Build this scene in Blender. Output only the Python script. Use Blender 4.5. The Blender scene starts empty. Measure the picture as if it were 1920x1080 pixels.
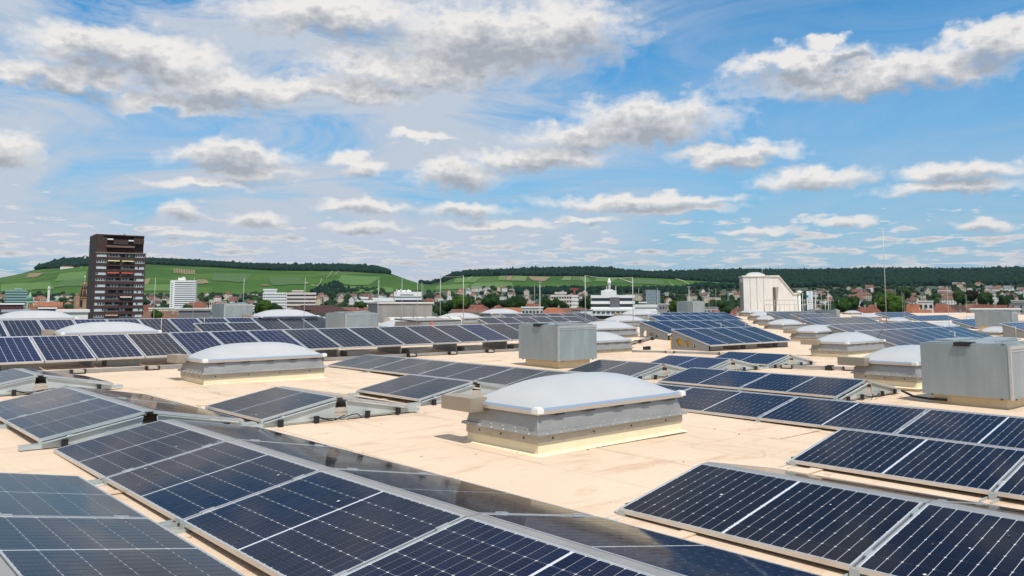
import bpy, math, random
import numpy as np
from mathutils import Matrix, Vector
from mathutils.geometry import tessellate_polygon
random.seed(7); rng = np.random.default_rng(7)
S = bpy.context.scene
COL = S.collection

# ------------------------------------------------------------------ camera
CR = np.array([[0.748558535742723, -0.6630654084317864, -0.002020787932458662],
               [0.06645775172354741, 0.0780581687346873, -0.9947312649804663],
               [0.6597296314995493, 0.7444804808958898, 0.10249696037685024]])
FX, Y0, EYE = 1517.05, 410.0, 1.55
cam = bpy.data.cameras.new('camera'); camo = bpy.data.objects.new('camera', cam); COL.objects.link(camo)
rot = Matrix(((CR[0][0], -CR[1][0], -CR[2][0]), (CR[0][1], -CR[1][1], -CR[2][1]), (CR[0][2], -CR[1][2], -CR[2][2])))
camo.matrix_world = Matrix.Translation((0, 0, EYE)) @ rot.to_4x4()
cam.sensor_width = 36; cam.lens = 36 * FX / 1920; cam.shift_y = -(540 - Y0) / 1920
cam.clip_start = .05; cam.clip_end = 60000
S.camera = camo

# ------------------------------------------------------------------ world, sun, exposure
SUN_EL = math.radians(60); SUN_AZ = math.atan2(-.32, -.95)       # azimuth measured from +Y towards +X
S.view_settings.view_transform = 'Standard'; S.view_settings.look = 'None'
S.view_settings.exposure = 0.0; S.view_settings.gamma = 1
world = bpy.data.worlds.new('World'); S.world = world; world.use_nodes = True
sd = Vector((math.sin(SUN_AZ) * math.cos(SUN_EL), math.cos(SUN_AZ) * math.cos(SUN_EL), math.sin(SUN_EL)))
sun = bpy.data.lights.new('sun', 'SUN'); sun.energy = 3.9; sun.angle = math.radians(.53); sun.color = (1, .955, .88)
suno = bpy.data.objects.new('sun', sun); COL.objects.link(suno); suno.rotation_euler = sd.to_track_quat('Z', 'Y').to_euler()

def ray(px, py):
    return CR.T @ np.array([(px - 960) / FX, (py - Y0) / FX, 1.0])
AZF = math.atan2(CR[2][0], CR[2][1])
def azel(px, py):
    d = ray(px, py); d = d / np.linalg.norm(d)
    return math.degrees(math.atan2(d[0], d[1]) - AZF), math.degrees(math.asin(d[2]))

class NT:
    """small helper to wire shader nodes"""
    def __init__(s, tree): s.t = tree; s.n = tree.nodes; s.l = tree.links
    def new(s, typ, **kw):
        n = s.n.new(typ)
        for k, v in kw.items(): setattr(n, k, v)
        return n
    def put(s, sock, v):
        if isinstance(v, bpy.types.NodeSocket): s.l.new(v, sock)
        elif v is not None: sock.default_value = v
    def math(s, op, a, b=None, c=None, clamp=False):
        n = s.new('ShaderNodeMath', operation=op, use_clamp=clamp)
        for i, v in enumerate((a, b, c)):
            if v is not None: s.put(n.inputs[i], v)
        return n.outputs[0]
    def vmath(s, op, a, b=None, c=None):
        n = s.new('ShaderNodeVectorMath', operation=op)
        for i, v in enumerate((a, b, c)):
            if v is not None: s.put(n.inputs[i], v)
        return n.outputs['Value'] if op in ('LENGTH', 'DOT_PRODUCT') else n.outputs[0]
    def mix(s, f, a, b, blend='MIX'):
        n = s.new('ShaderNodeMix', data_type='RGBA', blend_type=blend)
        s.put(n.inputs[0], f); s.put(n.inputs[6], a); s.put(n.inputs[7], b); return n.outputs[2]
    def noise(s, vec, scale, detail=4, rough=.5, dim='3D', dist=0):
        n = s.new('ShaderNodeTexNoise', noise_dimensions=dim)
        s.put(n.inputs['Vector'], vec); n.inputs['Scale'].default_value = scale
        n.inputs['Detail'].default_value = detail; n.inputs['Roughness'].default_value = rough
        n.inputs['Distortion'].default_value = dist
        return n
    def maprange(s, v, a, b, c=0, d=1, interp='LINEAR'):
        n = s.new('ShaderNodeMapRange', interpolation_type=interp)
        s.put(n.inputs[0], v)
        for i, x in enumerate((a, b, c, d)): s.put(n.inputs[i + 1], x)
        return n.outputs[0]
    def ramp(s, v, stops):
        n = s.new('ShaderNodeValToRGB'); s.put(n.inputs[0], v); e = n.color_ramp.elements
        while len(e) < len(stops): e.new(.5)
        for i, (p, c) in enumerate(stops):
            e[i].position = p; e[i].color = c if len(c) == 4 else (*c, 1)
        return n.outputs[0]

# clouds as the photograph shows them: centre x, y and half sizes in the photograph, turned into azimuth and elevation
CL = [(940,70,215,62),(1070,50,100,55),(620,28,190,44),(800,125,200,30),
      (240,95,190,40),(410,160,170,32),(110,140,150,32),(330,195,120,18),(620,165,150,26),(20,285,70,34),
      (1225,228,150,46),(1100,250,120,28),(1010,295,120,22),(860,325,90,26),(800,262,60,12),
      (1640,140,270,34),(1500,112,120,26),(1860,75,95,36),(1570,75,40,14),
      (1360,292,110,20),(1520,332,105,20),(1810,318,115,18),(1780,352,130,15),
      (440,292,120,26),(480,325,80,14),(390,347,95,12),(665,314,42,18),
      (342,397,44,17),(475,412,45,12),(870,395,72,13),(685,386,85,14),(690,428,75,10),(345,438,62,7),
      (930,421,105,7),(1200,376,180,13),(1270,392,110,9),(1590,411,65,9),(1430,436,60,7),(1840,425,60,9),(1110,410,70,7)]

nt = NT(world.node_tree); nt.n.clear()
tc = nt.new('ShaderNodeTexCoord')
dirv = nt.vmath('NORMALIZE', tc.outputs['Generated'])
ds = nt.new('ShaderNodeSeparateXYZ'); nt.l.new(dirv, ds.inputs[0])
azr = nt.math('ARCTAN2', nt.vmath('DOT_PRODUCT', dirv, (math.cos(AZF), -math.sin(AZF), 0)), nt.vmath('DOT_PRODUCT', dirv, (math.sin(AZF), math.cos(AZF), 0)))
azd = nt.math('MULTIPLY', azr, 57.29578); eld = nt.math('MULTIPLY', nt.math('ARCSINE', ds.outputs[2]), 57.29578)
cb = nt.new('ShaderNodeCombineXYZ'); nt.l.new(azd, cb.inputs[0]); nt.l.new(eld, cb.inputs[1]); UV = cb.outputs[0]
st = nt.vmath('MULTIPLY', UV, (1, 1.6, 1))
n1 = nt.noise(st, .17, 2, .5, '2D'); n2 = nt.noise(st, .50, 5, .55, '2D')
w1 = nt.vmath('MULTIPLY', nt.vmath('SUBTRACT', n1.outputs['Color'], (.5, .5, .5)), (5.0, 2.0, 0))
w2 = nt.vmath('MULTIPLY', nt.vmath('SUBTRACT', n2.outputs['Color'], (.5, .5, .5)), (3.9, 2.5, 0))
damp = nt.maprange(eld, 1.5, 14, .20, 1.0)
scn = nt.new('ShaderNodeVectorMath', operation='SCALE'); nt.l.new(nt.vmath('ADD', w1, w2), scn.inputs[0]); nt.l.new(damp, scn.inputs[3])
wu = nt.vmath('ADD', UV, scn.outputs[0])
upv = nt.new('ShaderNodeCombineXYZ'); nt.l.new(nt.math('MULTIPLY', nt.math('MAXIMUM', eld, 1.0), .085), upv.inputs[1])
wu2 = nt.vmath('ADD', wu, upv.outputs[0])
def chain(vec):
    cur = None
    for (cx, cy, rx, ry) in CL:
        a, e = azel(cx, cy); a2, _ = azel(cx + rx, cy); _, e2 = azel(cx, cy - ry)
        v = nt.vmath('MULTIPLY_ADD', vec, (1 / (a2 - a), 1 / (e2 - e), 0), (-a / (a2 - a), -e / (e2 - e), 0))
        L = nt.vmath('LENGTH', v)
        cur = L if cur is None else nt.math('SMOOTH_MIN', cur, L, .3)
    return nt.math('SUBTRACT', 1.30, cur)
# small far cumulus rows, more of them towards the horizon
fcb = nt.new('ShaderNodeCombineXYZ'); nt.l.new(nt.math('MULTIPLY', azd, .36), fcb.inputs[0])
nt.l.new(nt.math('MULTIPLY', nt.math('LOGARITHM', nt.math('ADD', nt.math('MAXIMUM', eld, 0.0), 1.0), 2.718), 10.0), fcb.inputs[1])
fv = nt.vmath('ADD', fcb.outputs[0], (3.3, 1.7, 0))
dens_f = nt.noise(fv, 1.0, 5, .56, '2D')
low = nt.maprange(eld, 9.0, 4.0, .85, .515)
far = nt.math('MULTIPLY', nt.math('SUBTRACT', dens_f.outputs['Fac'], low), 8.0)
# beyond the photograph's frame the same kind of sky goes on
outside = nt.math('MAXIMUM', nt.maprange(nt.math('ABSOLUTE', azd), 34, 40), nt.maprange(eld, 17, 22))
dens_o = nt.noise(nt.vmath('MULTIPLY', UV, (.12, .22, 0)), 1.0, 5, .6, '2D')
oth = nt.math('MULTIPLY', nt.math('SUBTRACT', dens_o.outputs['Fac'], nt.maprange(outside, 0, 1, 1.0, .5)), 5.0)
fb = nt.noise(st, 1.1, 5, .58, '2D')
fbo = nt.math('MULTIPLY', nt.math('SUBTRACT', fb.outputs['Fac'], .5), .7)
rest = nt.math('MAXIMUM', far, oth)
D0 = nt.math('ADD', nt.math('MAXIMUM', chain(wu), rest), fbo)
D1 = nt.math('ADD', nt.math('MAXIMUM', chain(wu2), nt.math('MULTIPLY', rest, .4)), nt.math('MULTIPLY', fbo, .9))
sky = nt.new('ShaderNodeTexSky', sky_type='NISHITA'); sky.sun_disc = False
sky.sun_elevation = SUN_EL; sky.sun_rotation = SUN_AZ; sky.altitude = 150; sky.air_density = 1.0; sky.dust_density = .6; sky.ozone_density = 1.6
skyc = nt.mix(1.0, sky.outputs[0], (.50, 1.22, 1.52, 1), 'MULTIPLY')
hz = nt.maprange(eld, 17, 0, 0, .85)
skyc = nt.mix(hz, skyc, (3.15, 4.25, 5.75, 1))
# thin veil of high cloud, thickest on the left
vn = nt.noise(nt.vmath('MULTIPLY', UV, (.05, .20, 0)), 1.0, 6, .66, '2D', .8)
vmask = nt.math('ADD', nt.maprange(azd, 16, -6, .22, 1.15), nt.maprange(eld, 9, 2, 0, .25))
veil = nt.math('MULTIPLY', nt.maprange(vn.outputs['Fac'], .32, .60), vmask, clamp=True)
skyc = nt.mix(veil, skyc, (5.3, 6.0, 7.0, 1))
alpha = nt.maprange(D0, -.16, .74, 0, .96, 'SMOOTHSTEP')
thick = nt.maprange(nt.math('ADD', D1, nt.math('MULTIPLY', fbo, .6)), .08, 1.08, 0, 1)
ccol = nt.ramp(thick, [(0, (8.8, 8.5, 8.2)), (.22, (7.3, 7.2, 7.2)), (.55, (5.6, 5.75, 6.0)), (1, (3.9, 4.15, 4.6))])
farfade = nt.maprange(eld, 7, .5, 0, .5)
ccol = nt.mix(farfade, ccol, (5.0, 5.4, 6.0, 1))
full = nt.mix(alpha, skyc, ccol)
below = nt.maprange(ds.outputs[2], -.02, 0, 1, 0)
full = nt.mix(below, full, (2.2, 2.2, 2.0, 1))
bg = nt.new('ShaderNodeBackground'); bg.inputs['Strength'].default_value = .1; nt.l.new(full, bg.inputs[0])
wo = nt.new('ShaderNodeOutputWorld'); nt.l.new(bg.outputs[0], wo.inputs[0])

# ------------------------------------------------------------------ materials
MATS = {}
def mat(name, color=(.5, .5, .5), rough=.6, metal=0, fn=None, spec=.5, coat=0, coatr=.05):
    if name in MATS: return MATS[name]
    m = bpy.data.materials.new(name); m.use_nodes = True; t = NT(m.node_tree); b = t.n['Principled BSDF']
    b.inputs['Base Color'].default_value = (*color, 1); b.inputs['Roughness'].default_value = rough
    b.inputs['Metallic'].default_value = metal; b.inputs['Specular IOR Level'].default_value = spec
    b.inputs['Coat Weight'].default_value = coat; b.inputs['Coat Roughness'].default_value = coatr
    if fn: fn(t, b)
    MATS[name] = m; return m
def objc(t): return t.new('ShaderNodeTexCoord').outputs['Object']
def wpos(t): return t.new('ShaderNodeNewGeometry').outputs['Position']
def bump(t, b, h, strength=.3, dist=.01):
    n = t.new('ShaderNodeBump'); n.inputs['Strength'].default_value = strength; n.inputs['Distance'].default_value = dist
    t.l.new(h, n.inputs['Height']); t.l.new(n.outputs[0], b.inputs['Normal'])
def varied(c0, c1, scale=3, detail=5, vec=objc, stretch=(1, 1, 1), rr=None, bp=None):
    def fn(t, b):
        v = t.vmath('MULTIPLY', vec(t), stretch); n = t.noise(v, scale, detail, .6)
        t.l.new(t.ramp(n.outputs['Fac'], [(.3, c0), (.7, c1)]), b.inputs['Base Color'])
        if rr: t.l.new(t.maprange(n.outputs['Fac'], .3, .7, *rr), b.inputs['Roughness'])
        if bp: bump(t, b, n.outputs['Fac'], bp[0], bp[1])
    return fn
def membrane(t, b):
    p = wpos(t)
    a = t.noise(p, .35, 6, .6); c = t.noise(t.vmath('MULTIPLY', p, (1, .22, 1)), 2.2, 6, .65); f = t.noise(p, 60, 3, .6)
    st = t.noise(t.vmath('MULTIPLY', p, (.6, 2.2, 1)), 1.3, 7, .7, dist=.5)
    col = t.ramp(a.outputs['Fac'], [(.3, (.66, .495, .355)), (.7, (.75, .58, .42))])
    col = t.mix(t.maprange(st.outputs['Fac'], .53, .70, 0, .70), col, (.52, .31, .18, 1))
    col = t.mix(t.maprange(c.outputs['Fac'], .58, .76, 0, .5), col, (.34, .25, .18, 1))
    col = t.mix(t.maprange(f.outputs['Fac'], .35, .7, 0, .12), col, (.42, .3, .2, 1))
    # dirt caught along the laps, broken up, and rings left by dried puddles
    sx = t.new('ShaderNodeSeparateXYZ'); t.l.new(p, sx.inputs[0])
    wob = t.noise(p, .8, 3, .5)
    fr = t.math('FRACT', t.math('DIVIDE', t.math('ADD', t.math('ADD', sx.outputs[0], 4.0), t.math('MULTIPLY', t.math('SUBTRACT', wob.outputs['Fac'], .5), .02)), 1.05))
    ed = t.math('LESS_THAN', t.math('ABSOLUTE', t.math('SUBTRACT', fr, .045)), .012)
    gate = t.maprange(t.noise(t.vmath('MULTIPLY', p, (.4, .5, 1)), 1.4, 4, .6).outputs['Fac'], .42, .6, .12, .75)
    col = t.mix(t.math('MULTIPLY', ed, gate), col, (.30, .20, .13, 1))
    rg = t.noise(t.vmath('MULTIPLY', p, (1, .6, 1)), .55, 3, .5)
    ring = t.math('LESS_THAN', t.math('ABSOLUTE', t.math('SUBTRACT', rg.outputs['Fac'], .60)), .006)
    col = t.mix(t.math('MULTIPLY', ring, .30), col, (.42, .29, .19, 1))
    col = t.mix(t.maprange(rg.outputs['Fac'], .60, .63, 0, .13), col, (.50, .38, .28, 1))
    sp = t.noise(p, 7, 5, .75); col = t.mix(t.maprange(sp.outputs['Fac'], .63, .70, 0, .5), col, (.33, .23, .16, 1))
    t.l.new(col, b.inputs['Base Color']); bump(t, b, f.outputs['Fac'], .35, .004)
M_mem = mat('roof_membrane', rough=.82, fn=membrane, spec=.3)
M_cream = mat('cream_flashing', rough=.7, fn=varied((.76, .65, .42), (.82, .72, .50), 4))
M_cream2 = mat('sand_flashing', rough=.75, fn=varied((.68, .53, .32), (.76, .61, .39), 5))
def galv(t, b):
    v = objc(t); n = t.noise(t.vmath('MULTIPLY', v, (1.6, 1.6, .35)), 2.2, 6, .65); s = t.noise(v, 30, 4, .7)
    st = t.noise(t.vmath('MULTIPLY', v, (7, 7, .3)), 2.0, 4, .6)
    c = t.ramp(n.outputs['Fac'], [(.3, (.235, .275, .285)), (.55, (.285, .325, .33)), (.75, (.35, .385, .39))])
    c = t.mix(t.maprange(s.outputs['Fac'], .4, .7, 0, .25), c, (.22, .26, .27, 1))
    c = t.mix(t.maprange(st.outputs['Fac'], .58, .8, 0, .18), c, (.50, .53, .53, 1))
    t.l.new(c, b.inputs['Base Color']); t.l.new(t.maprange(n.outputs['Fac'], .3, .7, .42, .6), b.inputs['Roughness'])
M_galv = mat('weathered_zinc', rough=.5, metal=.12, fn=galv)
M_alu = mat('anodised_aluminium', rough=.38, metal=.75, fn=varied((.58, .58, .56), (.70, .69, .66), 6, rr=(.3, .5)))
M_curb = mat('curb_sheet', rough=.42, metal=.45, fn=varied((.33, .31, .285), (.41, .39, .36), 2.5, stretch=(1, 1, 3), rr=(.35, .55)))
M_curb2 = mat('curb_sheet_dull', rough=.5, metal=.4, fn=varied((.40, .35, .27), (.52, .47, .38), 5, stretch=(1, 1, 5)))
M_dome = mat('opal_acrylic', rough=.35, fn=varied((.44, .44, .43), (.50, .495, .485), 1.2), coat=.25, coatr=.2)
M_rim = mat('rim_plastic', (.26, .33, .44), .3, 0, coat=.5)
M_rimal = mat('rim_aluminium', (.60, .59, .56), .4, .6)
M_cap = mat('white_plastic', (.82, .80, .75), .45)
M_black = mat('black_rubber', (.012, .012, .014), .6)
M_frame = mat('module_frame', rough=.36, metal=.7, fn=varied((.60, .61, .61), (.70, .70, .69), 8))
M_sheet = mat('pale_backsheet', (.62, .64, .67), .35, coat=.5, coatr=.06)
M_sheetp = mat('grid_backsheet', (.62, .64, .70), .35, coat=.5, coatr=.06)
def cellfn(c0, c1, lines):
    def fn(t, b):
        oi = t.new('ShaderNodeObjectInfo'); n = t.noise(wpos(t), .5, 3, .5)
        c = t.mix(oi.outputs['Random'], (*c0, 1), (*c1, 1))
        c = t.mix(1.0, c, oi.outputs['Color'], 'MULTIPLY')
        c = t.mix(t.maprange(n.outputs['Fac'], .4, .7, 0, .3), c, (c0[0] * 1.3, c0[1] * 1.1, c0[2] * .8, 1))
        b.inputs['Coat IOR'].default_value = 1.20
        if lines:
            sx = t.new('ShaderNodeSeparateXYZ'); t.l.new(objc(t), sx.inputs[0])
            fr = t.math('FRACT', t.math('MULTIPLY', sx.outputs[lines[0]], lines[1]))
            ln = t.math('LESS_THAN', t.math('ABSOLUTE', t.math('SUBTRACT', fr, .5)), lines[2])
            c = t.mix(t.math('MULTIPLY', ln, .10), c, (.35, .38, .42, 1))
        dn = t.noise(wpos(t), 9, 6, .7)
        c = t.mix(t.maprange(dn.outputs['Fac'], .55, .85, .0, .05), c, (.30, .27, .22, 1))
        t.l.new(c, b.inputs['Base Color'])
        t.l.new(t.maprange(dn.outputs['Fac'], .3, .8, .03, .12), b.inputs['Coat Roughness'])
    return fn
M_cell = mat('mono_cell', rough=.3, fn=cellfn((.0045, .0075, .024), (.006, .011, .034), (0, 6 / .166 / 1.0, .03)), coat=.85, coatr=.05, spec=0)
M_poly = mat('poly_cell', rough=.3, fn=cellfn((.008, .013, .052), (.011, .018, .068), None), coat=.85, coatr=.05, spec=0)
M_sup = mat('support_sheet', rough=.5, metal=.3, fn=varied((.42, .47, .46), (.54, .58, .56), 3, rr=(.4, .6)))
M_rack = mat('rack_sheet', rough=.55, metal=.25, fn=varied((.20, .205, .195), (.28, .28, .265), 3))
M_conc = mat('concrete_paver', rough=.85, fn=varied((.40, .34, .27), (.52, .45, .37), 12, bp=(.4, .003)))
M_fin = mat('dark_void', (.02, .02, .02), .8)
M_orange = mat('orange_wheel', (.75, .36, .04), .5)
M_rod = mat('rod_metal', (.42, .41, .39), .5, .4)
M_tray = mat('tray_metal', rough=.5, metal=.4, fn=varied((.30, .28, .26), (.40, .38, .35), 3))
M_white = mat('white_render', rough=.8, fn=varied((.66, .63, .58), (.76, .73, .68), .4, vec=wpos))
M_precast = mat('precast_panel', rough=.85, fn=varied((.66, .63, .57), (.78, .75, .69), 2.2, stretch=(2, 2, .35), detail=7))
M_greyc = mat('grey_concrete', rough=.85, fn=varied((.24, .22, .20), (.36, .33, .30), 1.2, stretch=(2, 2, .4), detail=7))

# ------------------------------------------------------------------ mesh helpers
class MB:
    def __init__(s): s.v = []; s.f = []; s.m = []; s.sm = []
    def quad(s, pts, m=0, sm=False):
        i = len(s.v); s.v += [tuple(p) for p in pts]; s.f.append(tuple(range(i, i + len(pts)))); s.m.append(m); s.sm.append(sm)
    def box(s, x0, x1, y0, y1, z0, z1, m=0, M=None):
        i = len(s.v)
        P = [(x0, y0, z0), (x1, y0, z0), (x1, y1, z0), (x0, y1, z0), (x0, y0, z1), (x1, y0, z1), (x1, y1, z1), (x0, y1, z1)]
        if M is not None: P = [tuple(M @ Vector(p)) for p in P]
        s.v += P
        for f in ((3, 2, 1, 0), (4, 5, 6, 7), (0, 1, 5, 4), (1, 2, 6, 5), (2, 3, 7, 6), (3, 0, 4, 7)):
            s.f.append(tuple(i + k for k in f)); s.m.append(m); s.sm.append(False)
        return s
    def tube(s, p0, p1, r, n=8, m=0, r1=None):
        p0 = Vector(p0); p1 = Vector(p1); d = (p1 - p0).normalized(); a = d.orthogonal().normalized(); b = d.cross(a)
        r1 = r if r1 is None else r1; i = len(s.v)
        for p, q in ((p0, r), (p1, r1)):
            for k in range(n):
                t = 2 * math.pi * k / n; s.v.append(tuple(p + a * math.cos(t) * q + b * math.sin(t) * q))
        for k in range(n):
            l = (k + 1) % n; s.f.append((i + k, i + l, i + n + l, i + n + k)); s.m.append(m); s.sm.append(True)
        s.f.append(tuple(i + k for k in range(n))[::-1]); s.m.append(m); s.sm.append(False)
        s.f.append(tuple(i + n + k for k in range(n))); s.m.append(m); s.sm.append(False)
        return s
    def prism(s, poly, fn, t0, t1, m=0):
        """poly (a,b) list extruded between t0 and t1; fn(a,b,t)->xyz"""
        i = len(s.v); n = len(poly)
        for t in (t0, t1): s.v += [tuple(fn(a, b, t)) for a, b in poly]
        s.f.append(tuple(range(i, i + n))[::-1]); s.f.append(tuple(range(i + n, i + 2 * n))); s.m += [m, m]; s.sm += [False, False]
        for k in range(n):
            l = (k + 1) % n; s.f.append((i + k, i + l, i + n + l, i + n + k)); s.m.append(m); s.sm.append(False)
        return s
    def hippo(s, x0, x1, y0, y1, z0, h, m=0, hip=0, ov=.0):
        """pitched roof along x, hip>0 pulls the ridge ends in"""
        x0 -= ov; x1 += ov; y0 -= ov; y1 += ov; ym = (y0 + y1) / 2; i = len(s.v)
        s.v += [(x0, y0, z0), (x1, y0, z0), (x1, y1, z0), (x0, y1, z0), (x0 + hip, ym, z0 + h), (x1 - hip, ym, z0 + h)]
        for f in ((0, 1, 5, 4), (2, 3, 4, 5), (1, 2, 5), (3, 0, 4), (3, 2, 1, 0)):
            s.f.append(tuple(i + k for k in f)); s.m.append(m); s.sm.append(False)
        return s
    def mesh(s, name, mats, recalc=True):
        me = bpy.data.meshes.new(name); me.from_pydata(s.v, [], s.f)
        if not isinstance(mats, (list, tuple)): mats = [mats]
        for m in mats: me.materials.append(m)
        me.polygons.foreach_set('material_index', s.m); me.polygons.foreach_set('use_smooth', s.sm)
        me.update(); return me
def link(name, data, parent=None, loc=None, rot=None):
    o = bpy.data.objects.new(name, data); COL.objects.link(o)
    if parent: o.parent = parent
    if loc is not None: o.location = loc
    if rot is not None: o.rotation_euler = rot
    return o
def obj(name, mb, mats, parent=None, loc=None, rot=None, kind=None):
    o = link(name, mb.mesh(name, mats), parent, loc, rot)
    if kind: o['kind'] = kind
    return o
LONG = []
def tag(o, label, cat, group=None):
    if label and len(label.split()) > 16: LONG.append(label)
    o['label'] = label; o['category'] = cat
    if group: o['group'] = group
    return o
def thing(name, label, cat, loc=(0, 0, 0), rz=0, group=None):
    return tag(link(name, None, None, loc, (0, 0, rz)), label, cat, group)
def cp(o, parent=None):
    c = o.copy(); COL.objects.link(c)
    if parent: c.parent = parent
    return c
def copy_tree(o, parent=None):
    c = cp(o, parent)
    for ch in list(o.children): copy_tree(ch, c)
    return c

def rz(x, y): return -.0085 * (x - 5.6) + .009 * (y - 5.9) + .017 * max(0, y - 14) - .12 * math.exp(-((y - 19.4) / 2.6) ** 2)
def tip(d, px, py):           # a place given by camera depth d along the sight line of a point of the photograph
    r = ray(px, py); return Vector((r[0] * d, r[1] * d, r[2] * d + EYE))

# ------------------------------------------------------------------ the roof: deck, membrane sheets, seams
def ymax(x): return 36 if x < 46 else min(46, 36 + (x - 46) * .32)
deck = MB(); xs = list(np.arange(-14, 132, 2.0)); ys_ = [-12, -4, 4, 14, 16, 17.5, 19, 20.5, 22, 24, 30, 36]
def rquad(mb, x0, x1, y0, y1, dz0=0, dz1=0, m=0):
    mb.quad([(x0, y0, rz(x0, y0) + dz0), (x1, y0, rz(x1, y0) + dz1), (x1, y1, rz(x1, y1) + dz1), (x0, y1, rz(x0, y1) + dz0)], m)
for i in range(len(xs) - 1):
    ys = ys_ + ([ymax(xs[i])] if ymax(xs[i]) > 36 else [])
    for j in range(len(ys) - 1): rquad(deck, xs[i], xs[i + 1], ys[j], ys[j + 1], -.012, -.012)
    deck.quad([(xs[i], ys[-1], rz(xs[i], ys[-1]) - .012), (xs[i + 1], ys[-1], rz(xs[i + 1], ys[-1]) - .012), (xs[i + 1], ys[-1], -18), (xs[i], ys[-1], -18)], 1)
    deck.quad([(xs[i], -12, -18), (xs[i + 1], -12, -18), (xs[i + 1], -12, rz(xs[i + 1], -12)), (xs[i], -12, rz(xs[i], -12))], 1)
for x in (-14, xs[-1]):
    deck.quad([(x, -12, rz(x, -12)), (x, ymax(x), rz(x, ymax(x))), (x, ymax(x), -18), (x, -12, -18)], 1)
dk = obj('roof', deck, [M_mem, M_greyc], kind='structure')
for k in range(46):            # lapped sheets, each one metre wide; the higher edge lies over its neighbour
    x0 = -4 + k * 1.05; mb = MB(); yy = [-10, 14, 16, 17.5, 19, 20.5, 22, 24, 30, 35.8]
    for a, b in zip(yy[:-1], yy[1:]):
        mb.quad([(x0, a, rz(x0, a) + .000), (x0 + 1.1, a, rz(x0 + 1.1, a) + .005), (x0 + 1.1, b, rz(x0 + 1.1, b) + .005), (x0, b, rz(x0, b))])
        mb.quad([(x0 + 1.1, a, rz(x0 + 1.1, a) + .005), (x0 + 1.1, a, rz(x0 + 1.1, a) - .006), (x0 + 1.1, b, rz(x0 + 1.1, b) - .006), (x0 + 1.1, b, rz(x0 + 1.1, b) + .005)])
    obj('membrane_sheet', mb, M_mem, dk)
# end laps across the sheets
for (x0, y0, w) in [(1.3, 7.0, .9), (4.45, 3.4, 1), (6.5, 3.9, 1), (8.6, 5.1, 1), (9.7, 8.2, 1), (7.6, 8.6, 1), (4.5, 11.9, 1), (6.6, 10.9, 1), (10.8, 11.1, 1), (3.4, 16.6, 1), (7.6, 17.4, 1), (12.9, 16.1, 1), (12.0, 4.3, 1)]:
    mb = MB(); mb.box(x0, x0 + w, y0, y0 + .11, 0, .009); o = obj('lap_strip', mb, M_mem, dk, (0, 0, rz(x0, y0) + .002))

# small debris lying on the membrane
mb = MB()
for _ in range(170):
    x = rng.uniform(.6, 13); y = rng.uniform(3, 17); s = rng.uniform(.006, .02); a = rng.uniform(0, 6)
    z = rz(x, y) + .004
    mb.quad([(x + s * math.cos(a + k * 2.1) * (1 if k else 2.0), y + s * math.sin(a + k * 2.1), z + (.008 if k == 1 else .001)) for k in range(3)], 0)
obj('roof_debris', mb, mat('dead_leaf', (.10, .06, .035), .8), kind='stuff')

# ------------------------------------------------------------------ east-west arrays
W, LM, PITCH, T = 1.038, 1.755, 1.775, .1833
cT, sT = math.cos(T), math.sin(T); GAP = .10
def frame_mesh(w, l, name):
    mb = MB(); e = .012
    mb.box(0, w, -e, 0, -.035, 0); mb.box(0, w, -l, -l + e, -.035, 0)
    mb.box(0, e, -l + e, -e, -.035, 0); mb.box(w - e, w, -l + e, -e, -.035, 0)
    return mb.mesh(name, M_frame)
ME_frame = frame_mesh(W, LM, 'module_frame')
mb = MB(); mb.box(.012, W - .012, -LM + .012, -.012, -.009, -.0035); ME_lam = mb.mesh('solar_module', M_sheet)
CW, CH = .1646, .0812
def octo(mb, cx, cy, w, h, z, c=.006, m=0):
    a, b = w / 2, h / 2
    mb.quad([(cx - a, cy - b + c, z), (cx - a + c, cy - b, z), (cx + a - c, cy - b, z), (cx + a, cy - b + c, z),
             (cx + a, cy + b - c, z), (cx + a - c, cy + b, z), (cx - a + c, cy + b, z), (cx - a, cy + b - c, z)], m)
mb = MB(); octo(mb, 0, 0, CW, CH, 0); ME_cell = mb.mesh('cell', M_cell)
def cell_centres():
    px = (W - .03) / 6; hl = (LM / 2 - .012 - .016); py = hl / 10
    for h in range(2):
        for j in range(10):
            for i in range(6):
                y = -(.012 + .006 + (j + .5) * py) if h == 0 else -(LM / 2 + .009 + (j + .5) * py)
                yield .015 + (i + .5) * px, y
CC = list(cell_centres())
mb = MB()
for x, y in CC: octo(mb, x, y, CW, CH, -.0018)
ME_grid = mb.mesh('cell_grid', M_cell)
# support parts
def end_plate(mirror=False):
    """triangular sheet at an array end: from the low edge up to the ridge"""
    mb = MB(); X = W * cT; top = lambda x: .10 + x * math.tan(T) - .045
    poly = [(.02, .025), (X - .06, .025), (X - .02, top(X) - .02), (X - .04, top(X - .04)), (.02, top(.02))]
    f = (lambda a, b, t: (a, t, b))
    mb.prism(poly, f, -.004, .004)
    mb.prism([(.02, top(.02) - .004), (X - .03, top(X - .03) - .004), (X - .03, top(X - .03) + .006), (.02, top(.02) + .006)], f, -.035, -.0045)
    mb.box(.25, .33, -.012, -.0045, .07, .12); mb.box(.62, .70, -.012, -.0045, .07, .12)
    return mb.mesh('end_plate', M_sup)
ME_plate = end_plate()
mb = MB(); mb.box(-.028, .028, -.02, .02, 0, .085); ME_clamp = mb.mesh('rubber_clamp', M_black)
mb = MB(); mb.box(0, .4, -.2, .2, 0, .045); ME_paver = mb.mesh('ballast_paver', M_conc)
mb = MB(); mb.box(-.045, .045, -.012, .012, 0, .014); ME_mid = mb.mesh('module_clamp', M_alu)
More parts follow.
